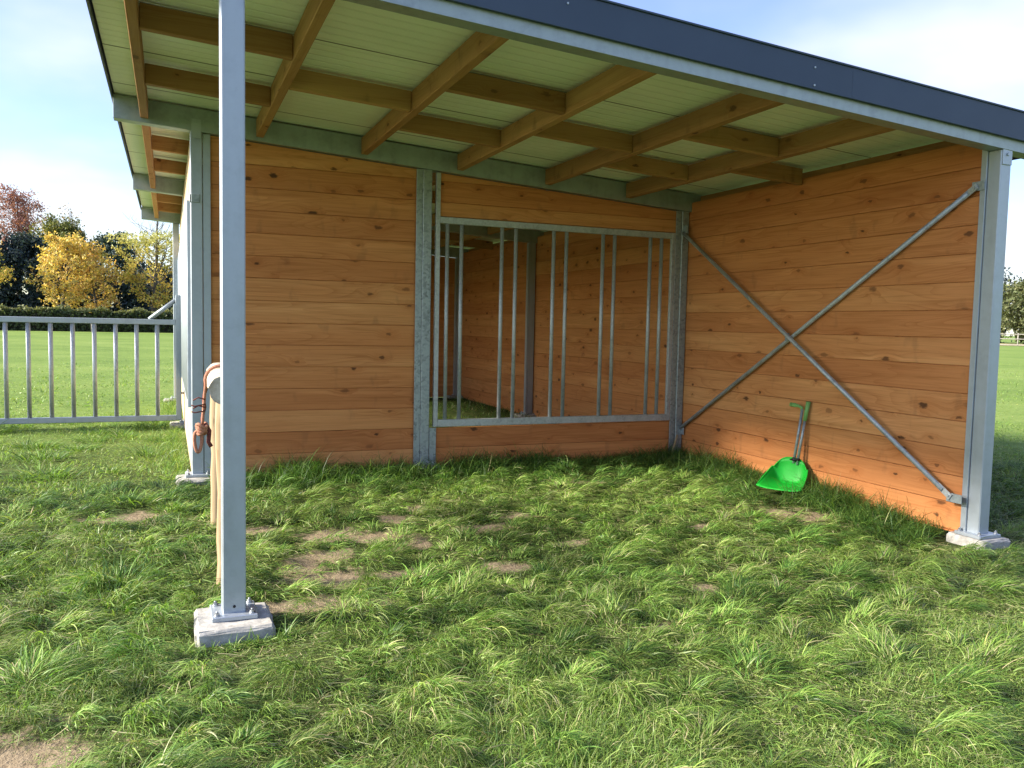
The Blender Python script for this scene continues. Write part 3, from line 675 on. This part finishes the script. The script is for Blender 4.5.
# ------------------------------------------------------------------ hitching rail and rope behind the near post
HR = thing('hitching_rail', 'pale peeled log tied across two round stakes behind the near steel post', 'hitching rail', (.27, 5.5, 0))
def hp(mb, name, mat):
    o = mb.build(name, mat, None); o.parent = HR; o.location = -HR.location; return o
for (x, y, r, h) in ((.310, 6.17, .050, 1.07), (.276, 4.84, .042, 1.05)):
    m = MB(); n = 9
    m.tube([(x + random.gauss(0, .003), y + random.gauss(0, .003), -.1 + (h + .1) * i / n) for i in range(n + 1)], [r * random.uniform(.94, 1.05) for _ in range(n + 1)], 14); hp(m, 'stake', M_POLE)
m = MB(); n = 14
pts = [(.270 + .045 * i / n + random.gauss(0, .002), 4.72 + 1.62 * i / n, 1.118 + random.gauss(0, .002)) for i in range(n + 1)]
m.tube(pts, [.073 * random.uniform(.92, 1.08) for _ in range(n + 1)], 18)
for v in m.bm.verts: v.co += Vector((random.gauss(0, .003), 0, random.gauss(0, .003)))
hp(m, 'rail_log', M_ENDGRAIN)
RP = thing('lead_rope', 'reddish lead rope with a knotted loop hung over the hitching log', 'rope', (.2, 5.55, 1.0))
def rp(mb, name, mat, par=None):
    o = mb.build(name, mat, None); o.parent = par or RP
    if par is None: o.location = -RP.location
    return o
def arc(cx, cz, r, y, a0, a1, n, dy=0): return [(cx + r * math.cos(a0 + (a1 - a0) * i / n), y + dy * i / n, cz + r * math.sin(a0 + (a1 - a0) * i / n)) for i in range(n + 1)]
def strand(y, dy, zend, rad, wob=0.0):
    cx = .270 + .045 * (y - 4.72) / 1.62
    p = [(cx + .105, y, .98)] + arc(cx, 1.118, .088, y, -.3, math.pi + .25, 14)
    x0 = p[-1][0]; z0 = p[-1][2]
    for i in range(1, 9): p.append((x0 - .02 * i / 8 + wob * math.sin(i * 1.9), y + dy * i / 8, z0 + (zend - z0) * i / 8))
    return p
m = MB(); m.tube(strand(5.50, .02, .835, .011), .009, 8); rp(m, 'rope_strand', M_ROPE)
m = MB(); m.tube(strand(5.53, .03, .80, .01, .006), .010, 8); rp(m, 'rope_strand', M_ROPE_DARK)
kx = .270 + .045 * .48 - .088 - .020
m = MB()
for j in range(4):
    r_ = .030 - .002 * j
    m.tube([(kx + r_ * math.cos(t_) * 1.0, 5.52 + r_ * math.sin(t_), .835 - .014 * j + .012 * math.sin(t_ * 2 + j)) for t_ in [k * math.pi / 8 for k in range(17)]], .0105, 8, caps=False)
rp(m, 'knot', M_ROPE)
m = MB(); lp = []
for k in range(25):
    t_ = 2 * math.pi * k / 24; lp.append((kx - .022 + .022 * math.sin(t_), 5.52, .745 + .066 * math.cos(t_) - .01 * math.cos(2 * t_)))
m.tube(lp, .0105, 8, caps=False); rp(m, 'loop', M_ROPE)
m = MB(); m.tube([(kx + .02, 5.53, .85), (kx + .045, 5.53, .80), (kx + .04, 5.53, .73), (kx + .055, 5.53, .70)], .013, 8); rp(m, 'tail_end', M_ROPE_DARK)
m = MB()
for j, zz in enumerate((1.0, .97, .95, .93)):
    m.tube([(kx + .02, 5.5, zz), (kx - .02 - .02 * (j % 2), 5.5, zz + .012 * (-1) ** j), (kx - .05 - .01 * (j % 2), 5.5, zz - .005)], .004, 6)
rp(m, 'frayed_whipping', M_ROPE_DARK)

# ------------------------------------------------------------------ manure scoop
SC = thing('manure_scoop', 'bright green plastic manure scoop on steel handles leaning against the board wall', 'manure scoop', (5.02, 5.98, .1))
def sp_(mb, name, mat):
    o = mb.build(name, mat, None); o.parent = SC; o.location = -SC.location; return o
# pan : swept U sections from the open lip to the tall back
m = MB(); bm = m.bm
lip = Vector((4.90, 5.80, .115)); back = Vector((5.135, 5.935, .13))
fw = (back - lip); Ln = fw.length; fw.normalize(); side = Vector((-fw.y, fw.x, 0)).normalized(); upv = side.cross(-fw).normalized()
if upv.z < 0: upv = -upv
rows = []; nu, nvv = 10, 16
for i in range(nu + 1):
    t_ = i / nu; w_ = .195 - .035 * t_ ** 2; hgt = .018 + .125 * t_ ** 1.15
    row = []
    for j in range(nvv + 1):
        s_ = -1 + 2 * j / nvv
        zz = hgt * abs(s_) ** 2.6
        xx = w_ * (math.copysign(abs(s_) ** .72, s_))
        row.append(lip + fw * (Ln * t_) + side * xx + upv * zz)
    rows.append(row)
# rounded back wall rising to the handle socket
for i in range(1, 7):
    t_ = i / 6; row = []
    for j in range(nvv + 1):
        s_ = -1 + 2 * j / nvv
        w_ = .16; xx = w_ * math.copysign(abs(s_) ** .72, s_) * (1 - .10 * t_)
        zb_ = .143 * abs(s_) ** 2.6
        ztop_ = .143 + .085 * (1 - abs(s_) ** 2.2)
        row.append(back + fw * (.055 * math.sin(t_ * 1.57) * (1 - abs(s_) ** 3)) + side * xx + upv * (zb_ + (ztop_ - zb_) * t_))
    rows.append(row)
gv_ = [[bm.verts.new(p_) for p_ in r_] for r_ in rows]
for a_, b_ in zip(gv_, gv_[1:]):
    for j in range(nvv): bm.faces.new([a_[j], a_[j + 1], b_[j + 1], b_[j]])
bmesh.ops.remove_doubles(bm, verts=bm.verts[:], dist=.0004)
for f in bm.faces: f.smooth = True
pan = sp_(m, 'pan', M_PLASTIC); sm = pan.modifiers.new('thick', 'SOLIDIFY'); sm.thickness = .006; sm.offset = 0
m = MB(); rim = [r_[0] for r_ in rows[:nu + 1]] + [rows[-1][j] for j in range(0, nvv + 1)] + [r_[-1] for r_ in rows[:nu + 1]][::-1] + [rows[0][j] for j in range(nvv, -1, -1)]
rr = [rim[0]]
for q_ in rim[1:]:
    if (q_ - rr[-1]).length > .006: rr.append(q_)
m.tube(rr, .006, 6, caps=False); sp_(m, 'rim', M_PLASTIC)
bt = back + fw * .05 + upv * .20
m = MB(); m.tube([bt - Vector((-.01, .01, .02)), (5.228, 5.918, .80)], .0125, 10); sp_(m, 'handle_tube', M_GALV_DULL)
m = MB(); m.tube([bt + Vector((.02, -.045, -.03)), (5.242, 5.885, .76)], .0125, 10); sp_(m, 'handle_tube', M_GALV_DULL)
m = MB(); m.tube([bt + Vector((.01, -.02, -.0)), bt + Vector((.016, -.024, .03))], .024, 10); m.tube([bt + Vector((0, .025, .01)), bt + Vector((.02, -.07, .02))], .012, 8); sp_(m, 'clamp', M_BLACK)
m = MB(); m.tube([(5.226, 5.926, .785), (5.230, 5.926, .812), (5.222, 5.960, .826), (5.212, 6.00, .830), (5.205, 6.045, .832)], [.012, .013, .013, .019, .019], 10); sp_(m, 'hook_grip', M_GRIP)
m = MB(); m.tube([(5.236, 5.888, .70), (5.243, 5.882, .78), (5.250, 5.868, .872)], [.017, .019, .020], 12); sp_(m, 'straight_grip', M_GRIP)

# offcut leaning in the corner
m = MB(origin=(5.13, 7.80, .1)); m.tube([(5.09, 7.79, .06), (5.20, 7.845, .32)], [.013, .011], 8)
tag(m.build('wood_stick', M_POLE), 'thin pale stick leaning in the corner below the barred window', 'stick')

# ------------------------------------------------------------------ trees and hedge
def tri_mesh(name, V, hue, mat):
    """V: (n,4,3) quads"""
    n = len(V); me = bpy.data.meshes.new(name)
    me.vertices.add(n * 4); me.vertices.foreach_set('co', V.astype(np.float32).ravel())
    me.loops.add(n * 4); me.loops.foreach_set('vertex_index', np.arange(n * 4, dtype=np.int32))
    me.polygons.add(n); me.polygons.foreach_set('loop_start', np.arange(n, dtype=np.int32) * 4); me.polygons.foreach_set('loop_total', np.full(n, 4, np.int32))
    me.update()
    C = np.ones((n, 4, 4), np.float32); C[..., :3] = hue[:, None, :]
    at = me.attributes.new('hue', 'FLOAT_COLOR', 'POINT'); at.data.foreach_set('color', C.ravel()); me.materials.append(mat)
    return me
def leaf_quads(P, size, flat=.0):
    n = len(P); d = RNG.normal(0, 1, (n, 3)); d[:, 2] *= (1 - flat) ; d /= np.linalg.norm(d, axis=1)[:, None]
    e = RNG.normal(0, 1, (n, 3)); e -= d * (e * d).sum(1)[:, None]; e /= np.linalg.norm(e, axis=1)[:, None]
    s = (size * RNG.uniform(.6, 1.4, n))[:, None]
    a = d * s; b = e * s * .62
    return np.stack([P - a, P + b * 1.0, P + a, P - b], 1)
def branch_tubes(m, segs):
    for p0, p1, r0, r1, k in segs: m.tube([p0, p1], [r0, r1], k, caps=False)
def grow(h_trunk, h_top, spread, nlimb, up, seed, twig=3, sub_n=5, start=.25):
    """returns segments and twig tips of a broadleaf tree"""
    R = random.Random(seed); segs = []; tips = []
    def bez(p, d, ln, r, steps, k, lift, wob):
        pts = [p]
        for i in range(steps):
            d = (d + Vector((R.gauss(0, wob), R.gauss(0, wob), R.gauss(0, wob) + lift))).normalized(); pts.append(pts[-1] + d * ln / steps)
        for i in range(steps):
            segs.append((pts[i], pts[i + 1], r * (1 - .75 * i / steps), r * (1 - .75 * (i + 1) / steps), k))
        return pts, d
    tp, _ = bez(Vector((0, 0, -.1)), Vector((0, 0, 1)), h_top * .93, .02 * h_top, 9, 8, .1, .05)
    for i in range(nlimb):
        f = start + (1 - start) * (i + R.random()) / nlimb; f = min(f, .97)
        q = f * 9; b = tp[int(q)].lerp(tp[min(9, int(q) + 1)], q % 1)
        az = i * 2.4 + R.uniform(-.5, .5); prof = math.sin(math.pi * min(1, (1.02 - f) * 1.15 + .08)) ** .6
        ln = spread * (.55 + .6 * (1 - f)) * prof * R.uniform(.75, 1.2) + .6
        el = up * (.6 + .7 * f)
        lp_, ld = bez(b, Vector((math.cos(az) * math.cos(el), math.sin(az) * math.cos(el), math.sin(el))), ln, .007 * h_top * (1.15 - f), 5, 5, .06, .14)
        for j in range(sub_n):
            g_ = R.uniform(.2, 1.0) * 5; c = lp_[int(min(4, g_))].lerp(lp_[int(min(4, g_)) + 1], g_ % 1)
            dd = (ld + Vector((R.gauss(0, .7), R.gauss(0, .7), R.gauss(.1, .5)))).normalized()
            sp2, sd = bez(c, dd, ln * R.uniform(.25, .5), .003 * h_top * (1.1 - f), 3, 4, .05, .2)
            tips += sp2[1:]
            for _ in range(twig):
                tips.append(sp2[-1] + Vector((R.gauss(0, .25), R.gauss(0, .25), R.gauss(0, .25))))
        tips.append(lp_[-1])
    tips += tp[6:]
    return segs, tips
def col_mix(n, cols, w, jit=.15):
    c = np.array(cols)[RNG.choice(len(cols), n, p=np.array(w) / sum(w))]
    return np.clip(c * (1 + RNG.normal(0, jit, (n, 1))), .004, .9)
def broadleaf(name, x, y, label, h, spread, cols, w, nl=5200, seed=1, up=.5, nlimb=34, start=.25, leaf=.16, bare_top=1.1, bark=M_BARK, group=None, sig=.28, hshift=None, part='leaves'):
    t = thing(name, label, 'tree', (x, y, 0), group)
    segs, tips = grow(0, h, spread, nlimb, up, seed, start=start)
    m = MB(); branch_tubes(m, segs); o = m.build('trunk', bark); o.parent = t
    T = np.array([tuple(p) for p in tips]); ok = T[:, 2] < h * bare_top; T = T[ok]
    P = T[RNG.integers(0, len(T), nl)] + RNG.normal(0, sig, (nl, 3)) * np.array([1, 1, .75])
    hue = col_mix(nl, cols, w)
    if hshift is not None:
        f = np.clip((P[:, 2] / h - hshift[0]) / (hshift[1] - hshift[0]), 0, 1)[:, None]
        hue = hue * (1 - f) + col_mix(nl, [hshift[2]], [1]) * f
    o = link(bpy.data.objects.new('crown', tri_mesh('crown', leaf_quads(P, leaf), hue, M_LEAF)), t)
    return t
def evergreen(name, x, y, label, h, rad, cols, w, nl=6000, seed=1, shape='cone', leaf=.17, base=.0, group=None):
    """clumps of foliage on short boughs round a straight trunk, uneven outline"""
    nl = int(nl * 1.9)
    R = random.Random(seed); t = thing(name, label, 'tree', (x, y, 0), group)
    m = MB(); m.tube([(0, 0, -.1), (0.05, 0, h * .5), (0, 0, h * .93)], [.018 * h, .012 * h, .003 * h], 7, caps=False)
    C = []
    nb = 150
    for i in range(nb):
        f = base + (1 - base) * (i + R.random()) / nb
        if shape == 'cone': pr = (1 - f) ** .75 * (.9 + .1 * math.sin(f * 20))
        elif shape == 'round': pr = math.sqrt(max(0, 1 - (2 * f - 1) ** 2)) ** .8 * (1 - .15 * f)
        else: pr = min(1, (1 - f) * 3.2) ** .6 * (.85 + .15 * math.sin(f * 9 + seed))
        az = R.uniform(0, 6.283); rr_ = rad * pr * R.uniform(.45, 1.08)
        p_ = Vector((math.cos(az) * rr_, math.sin(az) * rr_, h * f + R.gauss(0, .1 * rad)))
        if i % 3 == 0: m.tube([(0, 0, max(.1, p_.z - .2 * rr_)), tuple(p_)], [.004 * h, .0015 * h], 4, caps=False)
        C.append((p_, (.16 + .28 * R.random()) * rad * (.5 + .5 * pr)))
    o = m.build('trunk', M_BARK_DARK); o.parent = t
    k = RNG.integers(0, len(C), nl); cen = np.array([tuple(c[0]) for c in C])[k]; sg = np.array([c[1] for c in C])[k][:, None]
    P = cen + RNG.normal(0, 1, (nl, 3)) * sg * .55 * np.array([1, 1, .8]); P[:, 2] = np.maximum(P[:, 2], .05)
    clump_t = RNG.uniform(.75, 1.3, len(C))[k][:, None]
    o = link(bpy.data.objects.new('crown', tri_mesh('crown', leaf_quads(P, leaf), np.clip(col_mix(nl, cols, w) * clump_t, .003, .9), M_LEAF)), t)
    return t
YEL = [(.66, .48, .12), (.74, .58, .20), (.46, .38, .13), (.38, .36, .12), (.55, .34, .13)]
YG = [(.46, .43, .10), (.62, .48, .13), (.36, .38, .09), (.64, .43, .11)]
DK = [(.034, .056, .062), (.050, .076, .080), (.068, .092, .092), (.028, .042, .052)]
DKB = [(.03, .06, .05), (.045, .08, .07), (.06, .095, .085), (.025, .045, .04)]
RED = [(.28, .13, .12), (.34, .18, .16), (.22, .11, .11), (.36, .16, .11)]
OLV = [(.15, .17, .055), (.21, .20, .07), (.10, .13, .04)]
broadleaf('autumn_tree', -10.1, 96, 'broad golden tree with a low spreading crown behind the gate', 9.3, 3.3, YEL, [3, 2.4, 1.4, 1, .8], 6600, 3, up=.34, nlimb=40, start=.25, leaf=.125, sig=.17)
broadleaf('autumn_tree', -6.7, 97.5, 'orange-gold tree hanging low against the dark wood, right half of the golden pair', 8.4, 3.4, YEL, [2.6, 1.6, .6, .2, 2.4], 5200, 5, up=.22, nlimb=36, start=.20, leaf=.12, sig=.17)
broadleaf('autumn_tree', -1.6, 96, 'yellow-green tree with upswept bare top twigs beside the shelter post', 13.2, 5.6, YG, [1.4, 2.4, .5, 2.6], 7000, 8, up=.60, nlimb=46, start=.22, leaf=.11, sig=.18, bare_top=.78, hshift=(.42, .75, (.44, .44, .17)))
broadleaf('autumn_tree', -17.4, 94, 'yellow tree at the left edge of the picture, mostly cut off', 8.5, 3.0, YG, [1, 3, 1, 2], 8000, 12, up=.45, nlimb=34, leaf=.11)
evergreen('evergreen_tree', -20.6, 112, 'black-green bushy evergreen at the left edge below the red crown', 11.4, 4.3, DK, [3, 3, 1.5, 2], 8500, 1, 'col')
evergreen('evergreen_tree', -15.0, 112, 'black-green evergreen reaching the ground left of the golden tree', 10.2, 4.3, DK, [3, 3, 1.5, 2], 9500, 2, 'col')
evergreen('evergreen_tree', -10.4, 113, 'dark evergreen hidden behind the broad golden tree', 8.6, 4.4, DK, [3, 2, .8, 2], 8000, 3, 'col')
evergreen('evergreen_tree', -6.2, 116, 'blue-green round-topped evergreen in the gap between the golden and yellow-green trees', 11.0, 4.2, DKB, [2, 2.4, 1.6, 1.5], 7600, 4, 'round')
evergreen('evergreen_tree', -1.2, 113, 'low black-green evergreen behind the yellow-green tree', 7.2, 4.6, DK, [3, 2, .6, 2], 8000, 6, 'col')
evergreen('evergreen_tree', 4.4, 113, 'dark evergreen behind the left corner of the shelter', 6.5, 3.8, DK, [3, 2, .6, 2], 4000, 7, 'col')
evergreen('evergreen_tree', -26.5, 113, 'dark evergreen beyond the left end of the gate', 9.0, 4.0, DK, [3, 3, 1.0, 2], 4000, 9, 'col')
broadleaf('copper_tree', -18.2, 126, 'reddish brown tree rising above the dark evergreens', 17.2, 5.0, RED, [2, 2, 1.5, 1.2], 10000, 21, up=.6, nlimb=48, start=.35, leaf=.12)
broadleaf('olive_tree', -12.6, 121, 'olive green tree rising behind the golden crown', 12.6, 5.4, OLV, [2, 1.5, 1.4], 16000, 23, up=.55, nlimb=44, leaf=.14)
broadleaf('bare_tree', -10.9, 119, 'nearly leafless thin-branched tree above the golden crown', 14.4, 3.6, [(.30, .22, .10), (.22, .16, .08)], [1, 1], 420, 27, up=.95, nlimb=46, start=.3, leaf=.12)
# hedge
H = thing('clipped_hedge', 'long low clipped hedge across the far side of the field', 'hedge', (-18, 90.5, 0))
nh = 26000; hx0, hx1 = -36, 30
P = np.zeros((nh, 3)); P[:, 0] = RNG.uniform(hx0, hx1, nh)
face = RNG.random(nh)
wob = .07 * np.sin(P[:, 0] * 1.7) + .05 * np.sin(P[:, 0] * .6 + 1)
P[:, 1] = np.where(face < .5, -.7 + RNG.normal(0, .09, nh), RNG.uniform(-.7, .7, nh)); P[:, 2] = np.where(face < .5, RNG.uniform(0, 1.95, nh), 1.92 + np.abs(RNG.normal(0, .13, nh)) * (1 + .8 * np.sin(P[:, 0] * 2.9) * np.sin(P[:, 0] * .83))) + wob * (P[:, 1] > -9)
P[:, 2] = np.maximum(P[:, 2], .03)
hue = np.where((face < .5)[:, None], col_mix(nh, [(.075, .10, .045), (.10, .125, .055), (.055, .075, .035)], [1, 1, 1]), col_mix(nh, [(.18, .20, .09), (.22, .23, .10), (.14, .16, .07)], [1, 1, 1]))  # top leaves paler than the front: sunlit upper fringe put into the colour
V = leaf_quads(P, .15); V[..., 0] += 18
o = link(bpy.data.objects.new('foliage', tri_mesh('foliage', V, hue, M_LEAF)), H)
m = MB(); m.box(hx0 + 18.2, hx1 + 17.8, -.5, .5, 0, 1.8, tone=.5); o = m.build('branch_core', M_BARK_DARK); o.parent = H
# small white post in front of the hedge
m = MB(origin=(-6.6, 86.5, 0)); m.tube([(-6.6, 86.5, -.1), (-6.6, 86.5, 1.05)], .055, 8); m.box(-6.68, -6.52, 86.42, 86.44, .75, 1.0, bevel=.004)
tag(m.build('marker_post', M_RAIL), 'short pale marker post standing in front of the far hedge', 'post')

# right-hand distance : rail fence, dry strip, trees
fd = Vector((.6, -.8, 0)); f0 = Vector((106.6, 79.6, 0)); fn = Vector((.8, .6, 0))
F = thing('rail_fence', 'far pale post-and-rail fence at the right edge of the field', 'fence', f0)
def fp(mb, name):
    o = mb.build(name, M_RAIL); o.parent = F; o.location = -f0; return o
for i in range(-9, 10):
    q = f0 + fd * (i * 2.2)
    m = MB(); m.tube([q + Vector((0, 0, -.2)), q + Vector((0, 0, 1.75))], .075, 7); fp(m, 'fence_post')
for zz in (.15, .95, 1.6):
    m = MB(); m.tube([f0 - fd * 20.2 + Vector((-.06, -.05, zz)), f0 + fd * 20.2 + Vector((-.06, -.05, zz))], .055, 6); fp(m, 'rail')
me = bpy.data.meshes.new('dry_meadow'); q0, q1 = f0 - fd * 70 + fn * 1.0, f0 + fd * 70 + fn * 1.0; q2, q3 = q1 + fn * 32, q0 + fn * 32
me.from_pydata([tuple(v + Vector((0, 0, .03))) for v in (q0, q1, q2, q3)], [], [(0, 1, 2, 3)]); me.update()
if me.polygons[0].normal.z < 0: me.flip_normals()
me.materials.append(M_STUBBLE); o = link(bpy.data.objects.new('dry_meadow', me)); o['kind'] = 'structure'
WIL = [(.10, .125, .05), (.135, .155, .07), (.07, .095, .038), (.19, .20, .10)]
broadleaf('willow_tree', 129.5, 95.5, 'soft grey-green willow with a rounded crown beyond the right-hand fence', 9.2, 5.2, WIL, [2, 2, 1, 1], 9000, 31, up=.45, nlimb=56, start=.1, leaf=.24, sig=.45)
evergreen('evergreen_tree', 136.5, 111, 'tall dark evergreen behind the willow by the right-hand post', 15.0, 6.2, DK, [2, 1.6, .8, 2.5], 8000, 41, 'round', leaf=.25)
evergreen('evergreen_tree', 150, 104, 'tall dark evergreen behind the willow at the right edge of the picture', 14.6, 6.5, DK, [2, 1.6, .8, 2.5], 8000, 43, 'round', leaf=.25)
evergreen('evergreen_tree', 127, 122, 'dark evergreen hidden behind the right-hand shelter wall', 12.5, 6.0, DKB, [2, 1.6, .8, 2.5], 5000, 47, 'round', leaf=.25)
broadleaf('willow_bush', 122.6, 96.0, 'small pale green bush left of the willow beyond the fence', 3.6, 1.6, WIL, [2, 2, 1, 1], 2200, 37, up=.6, nlimb=24, start=.05, leaf=.2, sig=.2)

# ------------------------------------------------------------------ camera
cam = bpy.data.cameras.new('Camera'); cam.sensor_width = 36.0; cam.lens = 839.0 / 1024 * 36; cam.clip_end = 4000; cam.clip_start = .05
co = bpy.data.objects.new('Camera', cam); COL.objects.link(co)
R = [[0.9257851, -0.00765856, 0.3779726], [-0.37749153, -0.07305996, 0.92312642], [0.02054484, -0.99729814, -0.07052886]]
mw = Matrix.Identity(4)
for i in range(3): mw[i][0] = R[i][0]; mw[i][1] = -R[i][1]; mw[i][2] = -R[i][2]
mw.translation = Vector((0, 0, 1.5)); co.matrix_world = mw; scene.camera = co

# ------------------------------------------------------------------ light : hazy low sun from the left, thin cloud
CLOUD_W = 5.5
SUN_EL, SUN_DIR = math.radians(29), Vector((-1.0, .16, 0)).normalized()
sd = Vector((SUN_DIR.x * math.cos(SUN_EL), SUN_DIR.y * math.cos(SUN_EL), math.sin(SUN_EL)))
sl_ = bpy.data.lights.new('Sun', 'SUN'); sl_.energy = 4.2; sl_.angle = math.radians(9.0); sl_.color = (1.0, .91, .78)
so = bpy.data.objects.new('Sun', sl_); COL.objects.link(so); so.rotation_euler = sd.to_track_quat('Z', 'Y').to_euler()
w = bpy.data.worlds.new('World'); scene.world = w; w.use_nodes = True; nt = w.node_tree; nt.nodes.clear()
out = nt.nodes.new('ShaderNodeOutputWorld'); bg = nt.nodes.new('ShaderNodeBackground')
sky = nt.nodes.new('ShaderNodeTexSky'); sky.sky_type = 'NISHITA'; sky.sun_disc = False; sky.sun_elevation = SUN_EL
sky.sun_rotation = math.atan2(SUN_DIR.x, SUN_DIR.y); sky.air_density = 1.0; sky.dust_density = 0.7; sky.ozone_density = 2.2
tc = nt.nodes.new('ShaderNodeTexCoord'); sep = nt.nodes.new('ShaderNodeSeparateXYZ'); nt.links.new(tc.outputs['Generated'], sep.inputs[0])
zz = math_n(nt, 'ADD', math_n(nt, 'MAXIMUM', sep.outputs[2], 0.0), .18)
cv = nt.nodes.new('ShaderNodeCombineXYZ'); nt.links.new(math_n(nt, 'DIVIDE', sep.outputs[0], zz), cv.inputs[0]); nt.links.new(math_n(nt, 'DIVIDE', sep.outputs[1], zz), cv.inputs[1])
cn = nt.nodes.new('ShaderNodeTexNoise'); cn.noise_dimensions = '4D'; cn.inputs['W'].default_value = CLOUD_W; cn.inputs['Scale'].default_value = .85; cn.inputs['Detail'].default_value = 5; cn.inputs['Roughness'].default_value = .5; cn.inputs['Distortion'].default_value = .25
nt.links.new(cv.outputs[0], cn.inputs['Vector'])
cm = maprange(nt, cn.outputs[0], .40, .66, .17, .92)
hs = nt.nodes.new('ShaderNodeHueSaturation'); hs.inputs['Saturation'].default_value = 1.25; hs.inputs['Value'].default_value = .72; hs.inputs['Hue'].default_value = .522; nt.links.new(sky.outputs[0], hs.inputs['Color'])
cc = mixc(nt, cm, hs.outputs[0], (2.45, 2.52, 2.7))
nt.links.new(cc, bg.inputs[0]); bg.inputs[1].default_value = .15; nt.links.new(bg.outputs[0], out.inputs[0])
scene.view_settings.view_transform = 'Standard'; scene.view_settings.look = 'None'; scene.view_settings.gamma = 1.0; scene.view_settings.use_curve_mapping = False
scene.view_settings.exposure = 1.68
scene.render.engine = 'CYCLES'
scene.cycles.max_bounces = 8; scene.cycles.diffuse_bounces = 4; scene.cycles.use_denoising = True
